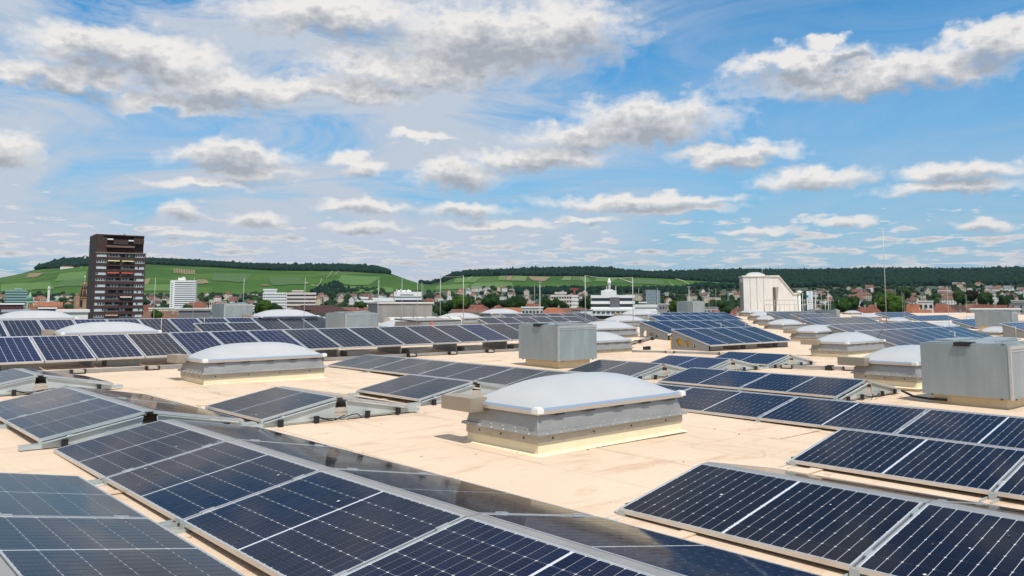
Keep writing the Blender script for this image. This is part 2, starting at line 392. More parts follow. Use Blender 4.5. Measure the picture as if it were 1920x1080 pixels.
def rail_mesh(L):
    mb = MB(); mb.box(-.17, L + .17, -.045, .045, .004, .012); mb.box(-.17, L + .17, -.045, -.037, .012, .05); mb.box(-.17, L + .17, .037, .045, .012, .05)
    for x in (0, L): mb.box(x - .02 if x else 0, x + .02 if x else .03, -.03, .03, .012, .085)
    return mb.mesh('base_rail', M_sup)
FULL = 2 * W * cT + GAP
ME_rail = rail_mesh(FULL)
TINTS = [(1, 1, 1), (1.25, 1.25, 1.2), (.8, .85, .8), (1.5, 1.4, 1.15), (.9, 1.05, 1.25)]
def module(parent, loc, rot, cells, tint):
    m = link('solar_module', ME_lam, parent, loc, rot)
    link('module_frame', ME_frame, m)
    if cells:
        for x, y in CC:
            c = link('cell', ME_cell, m, (x, y, -.0018)); c.color = (*tint, 1)
    else:
        c = link('cell_grid', ME_grid, m); c['kind'] = 'stuff'; c.color = (*tint, 1)
    return m
def ew_array(x, y, z, n, label, tint, near=(), east=True, plates='SN'):
    r = thing('solar_array', label, 'solar array', (x, y, z), 0, 'east-west solar arrays on the roof')
    hl = .10
    for s in range(n):
        kv = rng.uniform(.75, 1.35); tv = tuple(c * kv * rng.uniform(.9, 1.12) for c in tint)
        module(r, (0, -s * PITCH - .01, hl), (0, -T, 0), s in near, tv)
        if east: module(r, (FULL, -s * PITCH - .01 - LM, hl), (0, -T, math.pi), False, tv)
    Lr = n * PITCH
    # ridge sheet between the two faces
    for s in range(n):
        mb = MB(); h = hl + W * sT
        mb.box(W * cT + .008, W * cT + GAP - .008, -(s + 1) * PITCH + .006, -s * PITCH - .006, h - .012, h - .004)
        mb.box(W * cT + .012, W * cT + .016, -(s + 1) * PITCH + .006, -s * PITCH - .006, h - .05, h - .0125)
        obj('ridge_sheet', mb, M_curb, r)
    for s in range(n + 1):
        link('base_rail', ME_rail, r, (0, -s * PITCH + (-.03 if s == 0 else .03 if s == n else 0), 0))
        if 0 < s < n:
            for u in (.18, .86):
                link('module_clamp', ME_mid, r, (u * cT, -s * PITCH, hl + u * sT - .004), (0, -T, 0))
                if east: link('module_clamp', ME_mid, r, (FULL - u * cT, -s * PITCH, hl + u * sT - .004), (0, T, 0))
    for e, yy in (('S', -Lr - .02), ('N', .02)):
        if e in plates:
            sg = 0 if e == 'S' else math.pi
            if e == 'S':
                link('end_plate', ME_plate, r, (0, yy, 0))
                o = link('end_plate', ME_plate, r, (FULL, yy, 0)); o.scale = (-1, 1, 1)
            else:
                o = link('end_plate', ME_plate, r, (0, yy, 0)); o.scale = (1, -1, 1)
                o = link('end_plate', ME_plate, r, (FULL, yy, 0)); o.scale = (-1, -1, 1)
            so = -1 if e == 'S' else 1
            for u in (.22, .70, FULL - .70, FULL - .22):
                link('rubber_clamp', ME_clamp, r, (u, yy + so * .055, 0))
            for k in range(2):
                link('ballast_paver', ME_paver, r, (FULL / 2 - .2 + rng.uniform(-.015, .015), yy - so * .2, .052 + k * .047), (0, 0, rng.uniform(-.04, .04)))
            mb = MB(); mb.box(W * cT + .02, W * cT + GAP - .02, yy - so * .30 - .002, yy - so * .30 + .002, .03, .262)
            obj('void_shade_sheet', mb, M_fin, r)  # near-black sheet stands in for the shade inside the open end
    return r

def specks(parent, n, x1, y0, hl, m, sgn=1):
    mb = MB()
    for _ in range(n):
        u = rng.uniform(.05, W - .05); y = -rng.uniform(.1, y0); q = rng.uniform(.003, .011); a = rng.uniform(0, 6)
        c = Vector((u * cT if sgn > 0 else FULL - u * cT, y, hl + u * sT + .003))
        mb.quad([c + Vector((math.cos(a + k * 1.257) * q * (1 + .5 * (k % 2)), math.sin(a + k * 1.257) * q, math.cos(a + k * 1.257) * q * sT * sgn)) for k in range(5)])
    obj('dirt_speck', mb, m, parent, kind='stuff')
NAVY = (1, 1.1, 1.1); SLATE = (3.0, 2.4, 1.15); BLUE = (1.3, 1.5, 1.7); GREYB = (3.0, 1.9, .95)
EW = [
 (2.05, 9.20, 6, 'long navy foreground array with grey ridge strip, running out of the bottom edge', NAVY, (0, 1, 2, 3)),
 (1.98, 12.85 + .2, 2, 'two-module grey-blue array up against the end of the long navy foreground array, left edge', GREYB, (0, 1)),
 (1.98, 16.55, 1, 'farthest left east-west array, just in front of the first blue south-facing row', GREYB, ()),
 (-.26, 7.55, 4, 'greyish array in the bottom left corner beside the long navy array', GREYB, ()),
 (4.65, 4.08, 5, 'dark array at the bottom right, nearest of the right-hand arrays, fine white cell grid', (.8, .8, .65), (0, 1)),
 (7.33, 4.23, 4, 'second dark array from the bottom right corner, its end stepping out onto the bare roof', (.85, .85, .7), (0, 1)),
 (9.65, 9.56, 8, 'long navy array running right from behind the nearest skylight towards the zinc duct box', (.9, .95, .85), (1, 2, 3, 4)),
 (12.5, 9.9, 2, 'two-module navy array behind the long one, ballast pavers showing at its open end', (.95, 1.1, 1.1), ()),
 (4.34, 11.25, 1, 'single slate-coloured module pair in the middle left between two skylights', SLATE, (0,)),
 (7.04, 11.80, 1, 'single slate module pair just left of the nearest skylight', SLATE, ()),
 (9.32, 16.92, 4, 'slate array receding behind the nearest skylight to the central zinc box', SLATE, ()),
 (12.55, 12.41, 1, 'slate module pair directly right of the central zinc duct box', SLATE, ()),
 (15.1, 12.45, 1, 'blue module pair just right of the slate pair, ballast visible at its open end', BLUE, ()),
 (17.75, 12.50, 1, 'farthest blue module pair in the middle distance, in front of the holed rack row', BLUE, ()),
]
for (x, y, n, lab, tint, near) in EW:
    z0 = rz(x + 1, y - n * .9)
    r_ = ew_array(x, y, z0, n, lab, tint, near)
    if near:
        specks(r_, 4 * n, 0, n * PITCH - .2, .10, M_cap); specks(r_, 4 * n, 0, n * PITCH - .2, .10, mat('dead_leaf'))
        specks(r_, 4 * n, 0, n * PITCH - .2, .10, mat('dead_leaf'), -1)
    mb = MB(); yy = -n * PITCH - .12                       # module leads hanging at the open end
    P_ = [Vector((FULL / 2 + .42 * math.cos(k * .6) * (.6 + .05 * k), yy + .06 * math.sin(k * 1.7), .02 + .05 * abs(math.sin(k * .9)))) for k in range(9)]
    for a_, b_ in zip(P_[:-1], P_[1:]): mb.tube(a_, b_, .007, 5)
    obj('module_cable', mb, M_black, r_)

# ------------------------------------------------------------------ south-facing racks
PT, PL, PP, PWm = .294, 1.644, 1.02, .992
ME_pframe = None
mb = MB(); e = .016
mb.box(0, PWm, 0, e, -.04, 0); mb.box(0, PWm, PL - e, PL, -.04, 0); mb.box(0, e, e, PL - e, -.04, 0); mb.box(PWm - e, PWm, e, PL - e, -.04, 0)
ME_pframe = mb.mesh('module_frame', M_frame)
mb = MB(); mb.box(e, PWm - e, e, PL - e, -.01, -.004); ME_plam = mb.mesh('solar_module', M_sheetp)
mb = MB()
for i in range(6):
    for j in range(10):
        w = (PWm - .05) / 6; h = (PL - .07) / 10
        octo(mb, .025 + (i + .5) * w, .035 + (j + .5) * h, w - .0065, h - .0065, -.002, .001)
ME_pgrid = mb.mesh('cell_grid', M_poly)
PC = (random.Random(3))
def side_plate(hf, hb, holes):
    """trapezium side sheet (in y,z) with round holes"""
    outer = [(.12, 0), (1.55, 0), (1.55, hb), (.12, hf)]
    polys = [[Vector((a, b, 0)) for a, b in outer]]
    circ = []
    for (cy, cz, r) in holes:
        c = [(cy + r * math.cos(t * math.pi / 10), cz + r * math.sin(t * math.pi / 10)) for t in range(20)]
        circ.append(c); polys.append([Vector((a, b, 0)) for a, b in c])
    flat = [p for q in polys for p in q]; tri = tessellate_polygon(polys)
    mb = MB(); n = len(flat)
    for x in (-.02, .02): mb.v += [(x, p.x, p.y) for p in flat]
    for a, b, c in tri:
        mb.f.append((a, b, c)); mb.f.append((n + c, n + b, n + a)); mb.m += [0, 0]; mb.sm += [False, False]
    k0 = 0
    for q in polys:
        for k in range(len(q)):
            a = k0 + k; b = k0 + (k + 1) % len(q); mb.f.append((a, b, n + b, n + a)); mb.m.append(0); mb.sm.append(False)
        k0 += len(q)
    return mb
def rack(x0, n, ytop, zA, zB, label, tints, holes=None, parts=True):
    dy, dz = PL * math.cos(PT), PL * math.sin(PT)
    slope = math.atan2(zA - zB, n * PP)
    r = thing('solar_rack', label, 'solar array', (x0, ytop - dy, zA - dz), 0, 'south-facing solar rows on the roof')
    r.rotation_euler = (0, slope, 0)
    for i in range(n):
        m = link('solar_module', ME_plam, r, (i * PP, 0, 0), (PT, 0, 0))
        link('module_frame', ME_pframe, m)
        t = tints[PC.randrange(len(tints))] if tints is not MX_ else ((BL_ if PC.random() < (.85 if i < n * .55 else .12) else CH_)[PC.randrange(4)])
        c = link('cell_grid', ME_pgrid, m); c['kind'] = 'stuff'; c.color = (*t, 1)
    gz = lambda x, y: rz(x0 + x, ytop - dy + y) - (zA - dz) + x * math.sin(slope)
    for i in sorted(set(list(range(0, n, 2)) + [n])):
        xx = i * PP - (.03 if i else -.03); g0 = min(gz(xx, .1), -.14)
        if not parts: g0 = max(g0, -.42)
        if i == 0 and holes:
            mb = side_plate(-.055 + .12 * math.tan(PT) - g0, -.055 + 1.55 * math.tan(PT) - g0, [(1.25, .24, .135), (.93, .2, .10), (.66, .15, .055)])
            p = obj('side_plate', mb, M_rack, r, (xx, 0, g0 + .005))
            if holes == 'orange':
                w = MB()
                for (cy, cz, rr) in [(1.25, .24, .16), (.93, .2, .12), (.66, .15, .07)]: w.tube((.06, cy, cz), (.10, cy, cz), rr, 18)
                obj('orange_disc', w, M_orange, p)
                w = MB(); w.box(-.03, .25, 1.57, 1.6, .0, .42); obj('orange_flap', w, M_orange, p)
            else:
                w = MB()
                w.box(.35, .38, .5, 1.5, .02, .40); obj('pale_liner', w, M_cream, p)
        else:
            mb = MB()
            mb.prism([(.25, g0), (1.45, g0), (1.45, 1.45 * math.tan(PT) - .055), (.25, .25 * math.tan(PT) - .055)], lambda a, b, t: (t, a, b), xx - .02, xx + .02)
            obj('side_plate', mb, M_rack, r)
    if parts:
        for i in range(0, n, 2):
            if i + 1.0 > n: break
            g0 = gz(i * PP + .3, .3); mb = MB()
            if -.06 - g0 > .05:
                mb.box(i * PP + .25, i * PP + .95, .2, .6, g0 + .003, -.01 if -.01 - g0 < .16 else g0 + .16)
                obj('ballast_trough', mb, M_rack, r)
    return r
CH_ = [(1.7, 1.2, .42), (1.9, 1.3, .45), (1.5, 1.15, .50), (2.1, 1.4, .46)]      # charcoal / slate modules
BL_ = [(.8, .85, .8), (.9, .9, .75), (1.1, 1.05, .65), (.8, .95, .95)]         # blue modules
MX_ = CH_ + BL_
dYc = PL * math.cos(PT); dZc = PL * math.sin(PT)
rack(4.12 - 7 * 1.02, 23, 19.6 + dYc, .33 + dZc - .02, .33 + dZc + .02, 'first long blue to slate row across the whole left half, nearest of the south-facing rows', MX_)
rack(4.95 - 7 * 1.02, 20, 29.79, 1.055, .965, 'second long blue row behind the two left skylight domes, under the brown tower', MX_)
rack(9.37, 2, 25.5, .92, .92, 'short two-module rack standing out in front of the second long row', CH_, parts=False)
rack(21.81, 6, 26.95, .906, .877, 'slate row seen above the central zinc box, nearer of the two there', CH_)
rack(25.88, 6, 30.16, .99, .961, 'slate row behind another above the central zinc box', CH_, parts=False)
rack(26.31, 3, 45.79, .73, .71, 'small bit of a row just right of the pale zinc box by the hipped roof', CH_, parts=False)
rack(22.12, 5, 15.37 + dYc, 1.55 - 1.39 + dZc, 1.55 - 1.41 + dZc, 'five-module rack with a grey side plate and three orange-filled round holes', MX_, 'orange')
rack(26.81, 7, 22.19, .748, .684, 'seven-module rack whose side plate has pale round holes, behind the orange-holed one', MX_, 'pale')
rack(33.82, 7, 27.41, .837, .78, 'blue seven-module row third back behind the orange-holed rack', BL_, parts=False)
rack(40.47, 7, 31.99, .897, .845, 'rearmost row of the block behind the orange-holed rack', BL_, parts=False)
rack(26.89, 9, 12.95, .567, .53, 'nearest row of the right block, cut by the tall lightning mast', MX_)
rack(33.28, 10, 17.24, .575, .524, 'second row of the right block behind the tall lightning mast', MX_)
rack(43.63, 8, 24.27, .594, .558, 'third row of the right block in front of the ribbed zinc box', CH_, parts=False)
rack(47.74, 5, 27.17, .76, .746, 'fourth row of the right block, beside the ribbed zinc box', CH_, parts=False)
rack(47.68, 7, 28.9, .905, .874, 'rearmost row of the right block below the stair tower railing', CH_, parts=False)
rack(46.15, 9, 14.64, .438, .41, 'row at the right edge behind the big zinc duct box', BL_, parts=False)
rack(59.96, 9, 22.09, .277, .279, 'row between domes at the far right, in front of the pale zinc box', BL_, parts=False)
rack(71.59, 9, 30.1, .302, .277, 'far row right of the tall mast, behind a dome', BL_, parts=False)
rack(75.65, 7, 34.52, .527, .488, 'farthest row at the right, touching the red roofs of the town', BL_, parts=False)

# ------------------------------------------------------------------ skylights
SW, SD = 2.37, 1.14
def superdome(w, d, rise, nu=40, nv=20):
    v, f = [], []
    for j in range(nv + 1):
        for i in range(nu + 1):
            a = -1 + 2 * i / nu; b = -1 + 2 * j / nv
            fa = (1 - abs(a) ** 3.0) ** .85; fb = (1 - abs(b) ** 2.3) ** .9
            v.append((a * w / 2, b * d / 2, rise * fa * fb))
    for j in range(nv):
        for i in range(nu):
            k = j * (nu + 1) + i; f.append((k, k + 1, k + nu + 2, k + nu + 1))
    me = bpy.data.meshes.new('dome'); me.from_pydata(v, [], f); me.materials.append(M_dome)
    me.polygons.foreach_set('use_smooth', [True] * len(f)); return me
def frustum(mb, x0, x1, y0, y1, z0, z1, g0, g1, m=0):
    a = [(x0 - g0, y0 - g0, z0), (x1 + g0, y0 - g0, z0), (x1 + g0, y1 + g0, z0), (x0 - g0, y1 + g0, z0)]
    b = [(x0 - g1, y0 - g1, z1), (x1 + g1, y0 - g1, z1), (x1 + g1, y1 + g1, z1), (x0 - g1, y1 + g1, z1)]
    i = len(mb.v); mb.v += a + b
    for k in range(4):
        l = (k + 1) % 4; mb.f.append((i + k, i + l, i + 4 + l, i + 4 + k)); mb.m.append(m); mb.sm.append(False)
    mb.f.append((i + 4, i + 5, i + 6, i + 7)); mb.m.append(m); mb.sm.append(False)
def make_skylight(detail=True):
    r = link('skylight', None)
    mb = MB(); frustum(mb, 0, SW, 0, SD, -.35, .115, .02, 0)
    frustum(mb, 0, SW, 0, SD, 0, .02, .06, .02); obj('upstand', mb, M_cream, r)
    mb = MB(); frustum(mb, 0, SW, 0, SD, .1155, .205, .012, .012); obj('lower_sheet', mb, M_curb2, r)
    mb = MB(); frustum(mb, 0, SW, 0, SD, .2055, .235, .055, .045); obj('flange', mb, M_curb, r)
    mb = MB(); frustum(mb, 0, SW, 0, SD, .2355, .405, .01, -.03); obj('curb_wall', mb, M_curb, r)
    mb = MB(); frustum(mb, 0, SW, 0, SD, .4055, .445, .02, .035); obj('rim', mb, M_rimal, r)
    mb = MB(); frustum(mb, 0, SW, 0, SD, .4455, .47, .025, .012); obj('rim_gasket', mb, M_rim, r)
    link('dome', ME_dome, r, (SW / 2, SD / 2, .468))
    for cx, cy in ((0, 0), (SW, 0), (SW, SD), (0, SD)):
        mb = MB(); sx = -1 if cx == 0 else 1; sy = -1 if cy == 0 else 1
        X = sorted((cx + sx * .045, cx - sx * .045)); Y = sorted((cy + sy * .045, cy - sy * .045))
        mb.box(X[0], X[1], Y[0], Y[1], .422, .470); mb.box(X[0] + .012, X[1] - .012, Y[0] + .012, Y[1] - .012, -.0 + .470, .482)
        obj('corner_cap', mb, M_cap, r)
    mb = MB(); mb.box(-.20, .03, SD * .74, SD * 1.2, .365, .515); mb.box(-.18, .03, SD * .74 - .002, SD * .76, .38, .505)
    obj('vent_cowl', mb, M_curb2 if False else mat('cowl_sheet', (.40, .33, .25), .5, .4), r)
    if detail:
        mb = MB()
        for k in range(12):
            x = .08 + k * (SW - .16) / 11; mb.box(x - .004, x + .004, -.0555, -.048, .213, .221); mb.box(x + .08, x + .087, -.018, -.0105, .243, .250)
        for k in range(6):
            y = .08 + k * (SD - .16) / 5; mb.box(-.0555, -.048, y - .006, y + .006, .212, .224); mb.box(-.018, -.0105, y + .05, y + .06, .243, .253)
        obj('screws', mb, M_cap, r, kind='stuff')
        mb = MB()
        for k in range(5):
            x = .3 + k * (SW - .5) / 4; mb.box(x - .07, x + .07, -.022, -.018, .386, .4035)
        obj('hinge_gaps', mb, M_fin, r, kind='stuff')
        mb = MB(); mb.tube((-.012, -.012, .235), (.025, .025, .41), .006, 6); obj('corner_seam', mb, M_rimal, r)
        mb = MB()
        for k in range(4):
            x = .2 + k * .62; mb.tube((x, -.0155, .16), (x, -.0115, .16), .012, 8)
        for k in range(3):
            y = .2 + k * .36; mb.tube((-.0155, y, .16), (-.0115, y, .16), .012, 8)
        obj('fixing_plugs', mb, M_black, r, kind='stuff')
    return r
ME_dome = superdome(SW + .01, SD + .01, .25)
sk0 = make_skylight()
SKY = [
 (5.75, 6.10, 0, 'nearest big skylight dome in the centre foreground, cream upstand and rust-stained roof beside it'),
 (5.62, 14.66, .063, 'whole skylight in front of the first long blue row, left of centre'),
 (15.35, 6.29, -.028, 'skylight partly hidden by the big zinc duct box on the right'),
 (23.15, 11.37, -.11, 'skylight with a pale vent cowl, second behind the big zinc box'),
 (31.97, 17.04, -.165, 'third skylight of the receding right-hand line, left of the mast foot'),
 (40.69, 23.59, -.155, 'fourth skylight of the receding right-hand line'),
]
def sk_c(cx, w, yr, d=None):
    d = d or FX * 2.526 / w * .97; p = tip(d, cx, yr); return p.x - SW / 2, p.y - SD / 2, p.z - .424
for (a, lab) in [((200, 189, 624, 21.7), 'dome peeking up between the first and second long blue rows at the left'),
                 ((65, 131, 598), 'dome at the far left edge behind the second long row'),
                 ((532, 116, 594), 'dome behind the second long row in front of the dark hipped roof'),
                 ((765, 120, 612), 'dome next to the dark-lidded smoke hatch'),
                 ((862, 88, 597), 'dome behind the smoke hatch, right of the segmented duct'),
                 ((938, 77, 588), 'dome above the central zinc box, to its left, farthest of that line'),
                 ((1110, 150, 640), 'dome half hidden by the right side of the central zinc box'),
                 ((1135, 122, 616.5), 'second dome right of the central zinc box, stacked behind the first'),
                 ((1170, 88, 602), 'third dome right of the central zinc box'),
                 ((1198, 76, 590), 'fourth and rearmost dome right of the central zinc box, below the banded white block'),
                 ((1445, 70, 599), 'fifth dome of the receding right-hand line, near the stair tower'),
                 ((1430, 60, 592), 'sixth dome of the receding right-hand line at the foot of the stair tower'),
                 ((1410, 52, 586), 'last dome of the line, touching the stair tower'),
                 ((1868, 84, 622), 'dome just above the big zinc box at the right edge'),
                 ((1768, 68, 611), 'dome behind the right block, between two blue rows'),
                 ((1683, 60, 602), 'dome crossed by the tall lightning mast'),
                 ((1628, 54, 594.5), 'small far dome left of the tall lightning mast'),
                 ((1598, 36, 587, 90), 'tiny dome behind the ribbed zinc box'),
                 ((1822, 44, 597), 'tiny dome in front of a cream house at the far right'),
                 ((1932, 50, 603), 'dome cut by the right edge of the photo')]:
    x, y, z = sk_c(*a); SKY.append((x, y, z, lab))
for i, (x, y, z, lab) in enumerate(SKY):
    o = sk0 if i == 0 else copy_tree(sk0)
    o.location = (x, y, z); tag(o, lab, 'skylight', 'domed skylights on the roof')

# ------------------------------------------------------------------ zinc duct boxes
def duct_box(x, y, z, wx, wy, h, label, flap=True, ribs=0):
    r = thing('duct_box', label, 'duct box', (x, y, z), 0, 'zinc duct boxes on the roof')
    mb = MB(); mb.box(.12, wx - .12, .12, wy - .12, -.2, .16); obj('upstand', mb, M_cream2, r)
    mb = MB(); frustum(mb, 0, wx, 0, wy, .15, h, 0, 0); obj('zinc_shell', mb, M_galv, r)
    mb = MB(); mb.box(-.006, .03, -.008, -.0005, .14, h - .01); mb.box(-.008, -.0005, -.006, .03, .14, h - .01)
    obj('corner_strip', mb, M_alu, r)
    mb = MB(); mb.box(.04, wx - .02, -.006, -.0005, h - .10, h - .085); mb.box(.04, wx - .02, -.004, -.0005, h - .06, h - .01); obj('top_band', mb, M_alu, r)
    mb = MB()
    for k in (.15, wx - .15): mb.box(k - .02, k + .02, -.01, .01, .135, .149)
    for k in (.15, wy - .15): mb.box(-.01, .01, k - .02, k + .02, .135, .149)
    obj('fixing_tab', mb, M_fin, r)
    mb = MB(); mb.box(.06, wx - .06, .06, wy - .06, h - .02, h + .02); mb.box(.0, wx * .8, .08, .12, h + .02, h + .04); mb.box(.3, wx, wy - .4, wy - .1, h + .02, h + .05)
    mb.prism([(.5, h + .02), (wx - .1, h + .02), (wx - .2, h + .08), (.9, h + .06)], lambda a, b, t: (a, t, b), .3, .7)
    obj('cover_plate', mb, M_galv, r)
    if flap:
        mb = MB(); mb.box(-.02, .25, wy * .42, wy * .60, h + .022, h + .033); mb.box(-.03, -.02, wy * .42, wy * .60, h - .03, h + .033)
        obj('damper_bracket', mb, M_fin, r)
        mb = MB(); mb.box(.1, 1.2, .2, .24, h + .05, h + .062); obj('cover_seal', mb, mat('faded_red', (.30, .10, .08), .7) if y > 8 else M_galv, r)
    for k in range(ribs):
        mb = MB(); u = (k + .5) * wx / ribs; mb.box(u - .015, u + .015, -.02, -.0005, .16, h - .02); obj('rib', mb, M_alu, r)
    return r
duct_box(13.36, 13.46, .035, 1.30, 1.38, .965, 'big weathered zinc duct box in the centre, two sides visible above its sandy upstand')
duct_box(13.74, 4.24, -.07, 1.5, 1.3, .95, 'large zinc duct box cut by the right edge, nearest of the duct boxes')
def dbx(cx, ybot, d, w, h, lab, ribs=0, wy=1.5):
    p = tip(d, cx, ybot); duct_box(p.x, p.y, p.z - .30, w, wy, h + .15, lab, False, ribs)
dbx(648, 616, 29.5, 1.35, .70, 'pale zinc box behind the first long row, beside the tall rod')
dbx(420, 597, 37, 1.35, .80, 'grey zinc box left of the banded hotel, on the skyline of the second row')
dbx(1300, 586, 60, 1.45, .95, 'small ribbed zinc box behind the orange-holed rack block', 5)
dbx(1569, 595, 56, .5, .65, 'ribbed zinc box below the white pylon sign', 3, 2.2)
dbx(1900, 607, 46, .9, .80, 'pale zinc box near the right edge behind a dome', 0, 2.0)

# ------------------------------------------------------------------ smoke hatch, segmented duct, concrete block
p = tip(28.2, 774, 620)
h_ = thing('smoke_hatch', 'low grey smoke hatch with a thin dark tilted lid, orange strap on its side', 'roof hatch', (p.x, p.y, p.z - .10))
a, b = 1.3, 1.25
mb = MB(); frustum(mb, 0, a * 1.35, -.6, b, -.2, .40, .0, -.05); obj('curb_wall', mb, M_curb, h_)
mb = MB(); mb.prism([(-.08, .405), (b + .08, .46), (b + .08, .50), (-.08, .445)], lambda u, v, t: (t, u - .3, v), -.08, a * 1.35 + .08); obj('lid', mb, mat('dark_lid', (.05, .05, .05), .5), h_)
mb = MB(); mb.prism([(-.08, .4455), (b + .08, .5005), (b + .08, .512), (-.08, .457)], lambda u, v, t: (t, u - .3, v), -.08, a * 1.35 + .08); obj('lid_sheet', mb, M_curb, h_)
mb = MB(); mb.box(.35, .40, -.62, -.60, .02, .44); mb.box(.32, .43, -.63, -.61, .28, .33); obj('orange_strap', mb, mat('orange_strap', (.75, .12, .04), .6), h_)
# segmented duct with rounded top
p0 = tip(37, 733, 597); p1 = tip(39, 868, 597)
dd = thing('air_duct', 'long rounded white air duct in segments in front of the grey concrete block', 'air duct', (p0.x, p0.y, p0.z - .22), math.atan2(p1.y - p0.y, p1.x - p0.x))
L_ = (p1 - p0).length; nseg = 6
for k in range(nseg):
    mb = MB(); x0 = k * L_ / nseg; x1 = x0 + L_ / nseg - .05
    poly = [(0, -.4), (.8, -.4)] + [(.4 + .4 * math.cos(t), .05 + .22 * math.sin(t)) for t in np.linspace(0, math.pi, 9)]
    mb.prism(poly, lambda u, v, t: (t, u, v), x0, x1); obj('duct_segment', mb, mat('duct_cream', rough=.7, fn=varied((.50, .47, .40), (.60, .57, .50), 1)), dd)
    mb = MB(); poly2 = [(-.02, -.4), (.82, -.4)] + [(.4 + .42 * math.cos(t), .05 + .24 * math.sin(t)) for t in np.linspace(0, math.pi, 9)]
    mb.prism(poly2, lambda u, v, t: (t, u, v), x1, x1 + .05); obj('duct_collar', mb, M_rack, dd)
p = tip(44, 760, 590)
cbk = thing('plant_room', 'low grey board-marked concrete block on the roof under the white signed building', 'plant room', (p.x, p.y, p.z - 1.5), AZF * -1 + .35)
mb = MB(); mb.box(-1.5, 1.5, 0, 3, 0, 2.1); obj('wall', mb, M_greyc, cbk)
mb = MB(); mb.box(-1.56, 1.56, -.06, 3.06, 2.1, 2.17); obj('coping', mb, M_precast, cbk)
mb = MB(); mb.box(-.1, -.06, -.03, 0, .05, 2.05); mb.box(.45, .49, -.03, 0, .05, 2.05); obj('pilaster', mb, M_greyc, cbk)

# ------------------------------------------------------------------ stair tower, railing, sign, lamps at the far end of the roof
YA = -AZF
def site(px, py, d, yaw=0): p = tip(d, px, py); az = math.atan2(p.x, p.y); return p, -az + yaw
p, r_ = site(1395, 583, 75, .10)
tw = thing('stair_tower', 'cream ribbed stair tower with sloping side and small dome at the roof end', 'stair tower', (p.x, p.y, p.z - 1.2), r_)
k = 75 / FX
mb = MB(); wz = 1.2 + 66 * k
for i in range(4):
    x0 = i * 12.2 * k; mb = MB(); mb.box(x0 + .015, x0 + 12.2 * k - .015, 0, .12, .0, wz - .1); obj('wall_panel', mb, M_precast, tw)
mb = MB(); mb.box(0, 48.8 * k, .121, 3.4, 0, wz - .1)
poly = [(48.8 * k, 0), (98 * k, 0), (98 * k, 1.2 + 31 * k), (91 * k, 1.2 + 31 * k), (66 * k, wz - .1), (48.8 * k, wz - .1)]
mb.prism(poly, lambda u, v, t: (u, t, v), .35, 2.6); obj('wall', mb, M_precast, tw)
mb = MB(); mb.box(-.1, 50 * k, -.08, 3.5, wz - .099, wz)
def strip(mb, pts, t, y0, y1):
    for (a0, b0), (a1, b1) in zip(pts[:-1], pts[1:]):
        mb.prism([(a0, b0), (a1, b1), (a1, b1 + t), (a0, b0 + t)], lambda u, v, tt: (u, tt, v), y0, y1)
strip(mb, [(50 * k, wz - .098), (66 * k, wz - .098), (91 * k, 1.2 + 31.2 * k), (99.5 * k, 1.2 + 31.2 * k)], .11, .25, 2.7)
obj('coping', mb, M_precast, tw)
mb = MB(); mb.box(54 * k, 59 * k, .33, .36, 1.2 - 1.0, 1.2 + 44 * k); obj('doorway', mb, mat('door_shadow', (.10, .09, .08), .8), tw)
mb = MB(); mb.prism([(59 * k, 1.0), (63 * k, 1.2 + 30 * k), (65 * k, 1.2 + 45 * k), (59 * k, 1.2 + 44 * k)], lambda u, v, t: (u, t, v), .32, .355); obj('door', mb, mat('dull_wall', (.35, .32, .27), .8), tw)
mb = MB(); mb.box(9 * k, 41 * k, .6, 2.4, wz, wz + .14); obj('dome_base', mb, M_white, tw)
mdm = link('dome', ME_dome, tw, (25 * k, 1.5, wz + .14)); mdm.scale = (.66, 1.4, .9)
mb = MB(); mb.box(-.02, .0, .3, 3.2, .2, wz - .6); obj('side_shade_sheet', mb, mat('dull_wall'), tw)  # greyer sheet on the left side, its shade put into the colour
mb = MB(); mb.tube((39 * k, 1.5, wz), (39 * k, 1.5, wz + .75), .02, 6); obj('lightning_tip', mb, M_rod, tw)
p, r_ = site(1434, 590, 70, .1)
rl = thing('roof_railing', 'grey metal handrail in front of the stair tower, running right to the white sign', 'railing', tuple(p), r_)
k = 70 / FX
for i in range(14):
    x = i * 9.0 * k; mb = MB(); mb.tube((x, 0, -.6), (x, 0, 1.25), .017 if i % 3 else .028, 6); obj('post', mb, M_rod, rl)
for z, nm in ((1.25, 'top_rail'), (.85, 'mid_rail')):
    mb = MB(); mb.tube((0, 0, z), (13 * 9 * k, 0, z), .02, 6); obj(nm, mb, M_rod, rl)
p, r_ = site(1519.5, 590, 95, 0)
k = 95 / FX
sg = thing('pylon_sign', 'narrow white pylon sign with teal square and faint lettering right of the stair tower', 'sign', (p.x, p.y, p.z - 12), r_)
mb = MB(); mb.box(-5.5 * k, 5.5 * k, 0, .5, 0, 12 + 44 * k); obj('panel', mb, mat('sign_white', (.80, .82, .84), .5), sg)
mb = MB(); mb.box(-6.2 * k, -2.4 * k, -.03, -.005, 12 + 32 * k, 12 + 36.5 * k); obj('teal_square', mb, mat('teal', (.02, .22, .27), .5), sg)
mb = MB()
for row in range(6):
    for c in range(3):
        if row > 3 or c: mb.box((-3.2 + c * 2.3) * k, (-1.9 + c * 2.3) * k, -.02, -.005, 12 + (41.5 - row * 3.0) * k, 12 + (42.9 - row * 3.0) * k)
obj('lettering', mb, mat('pale_blue_letter', (.42, .54, .64), .6), sg)
mb = MB()
for c, (w, hh) in enumerate(((1.5, 2.2), (1.2, 3.0), (1.5, 1.4))): mb.box((-2.8 + c * 2.1) * k, (-2.8 + c * 2.1 + w) * k, -.02, -.005, 12 + 22 * k, 12 + (22 + hh) * k)
obj('dark_mark', mb, mat('dark_mark', (.04, .04, .05), .6), sg)
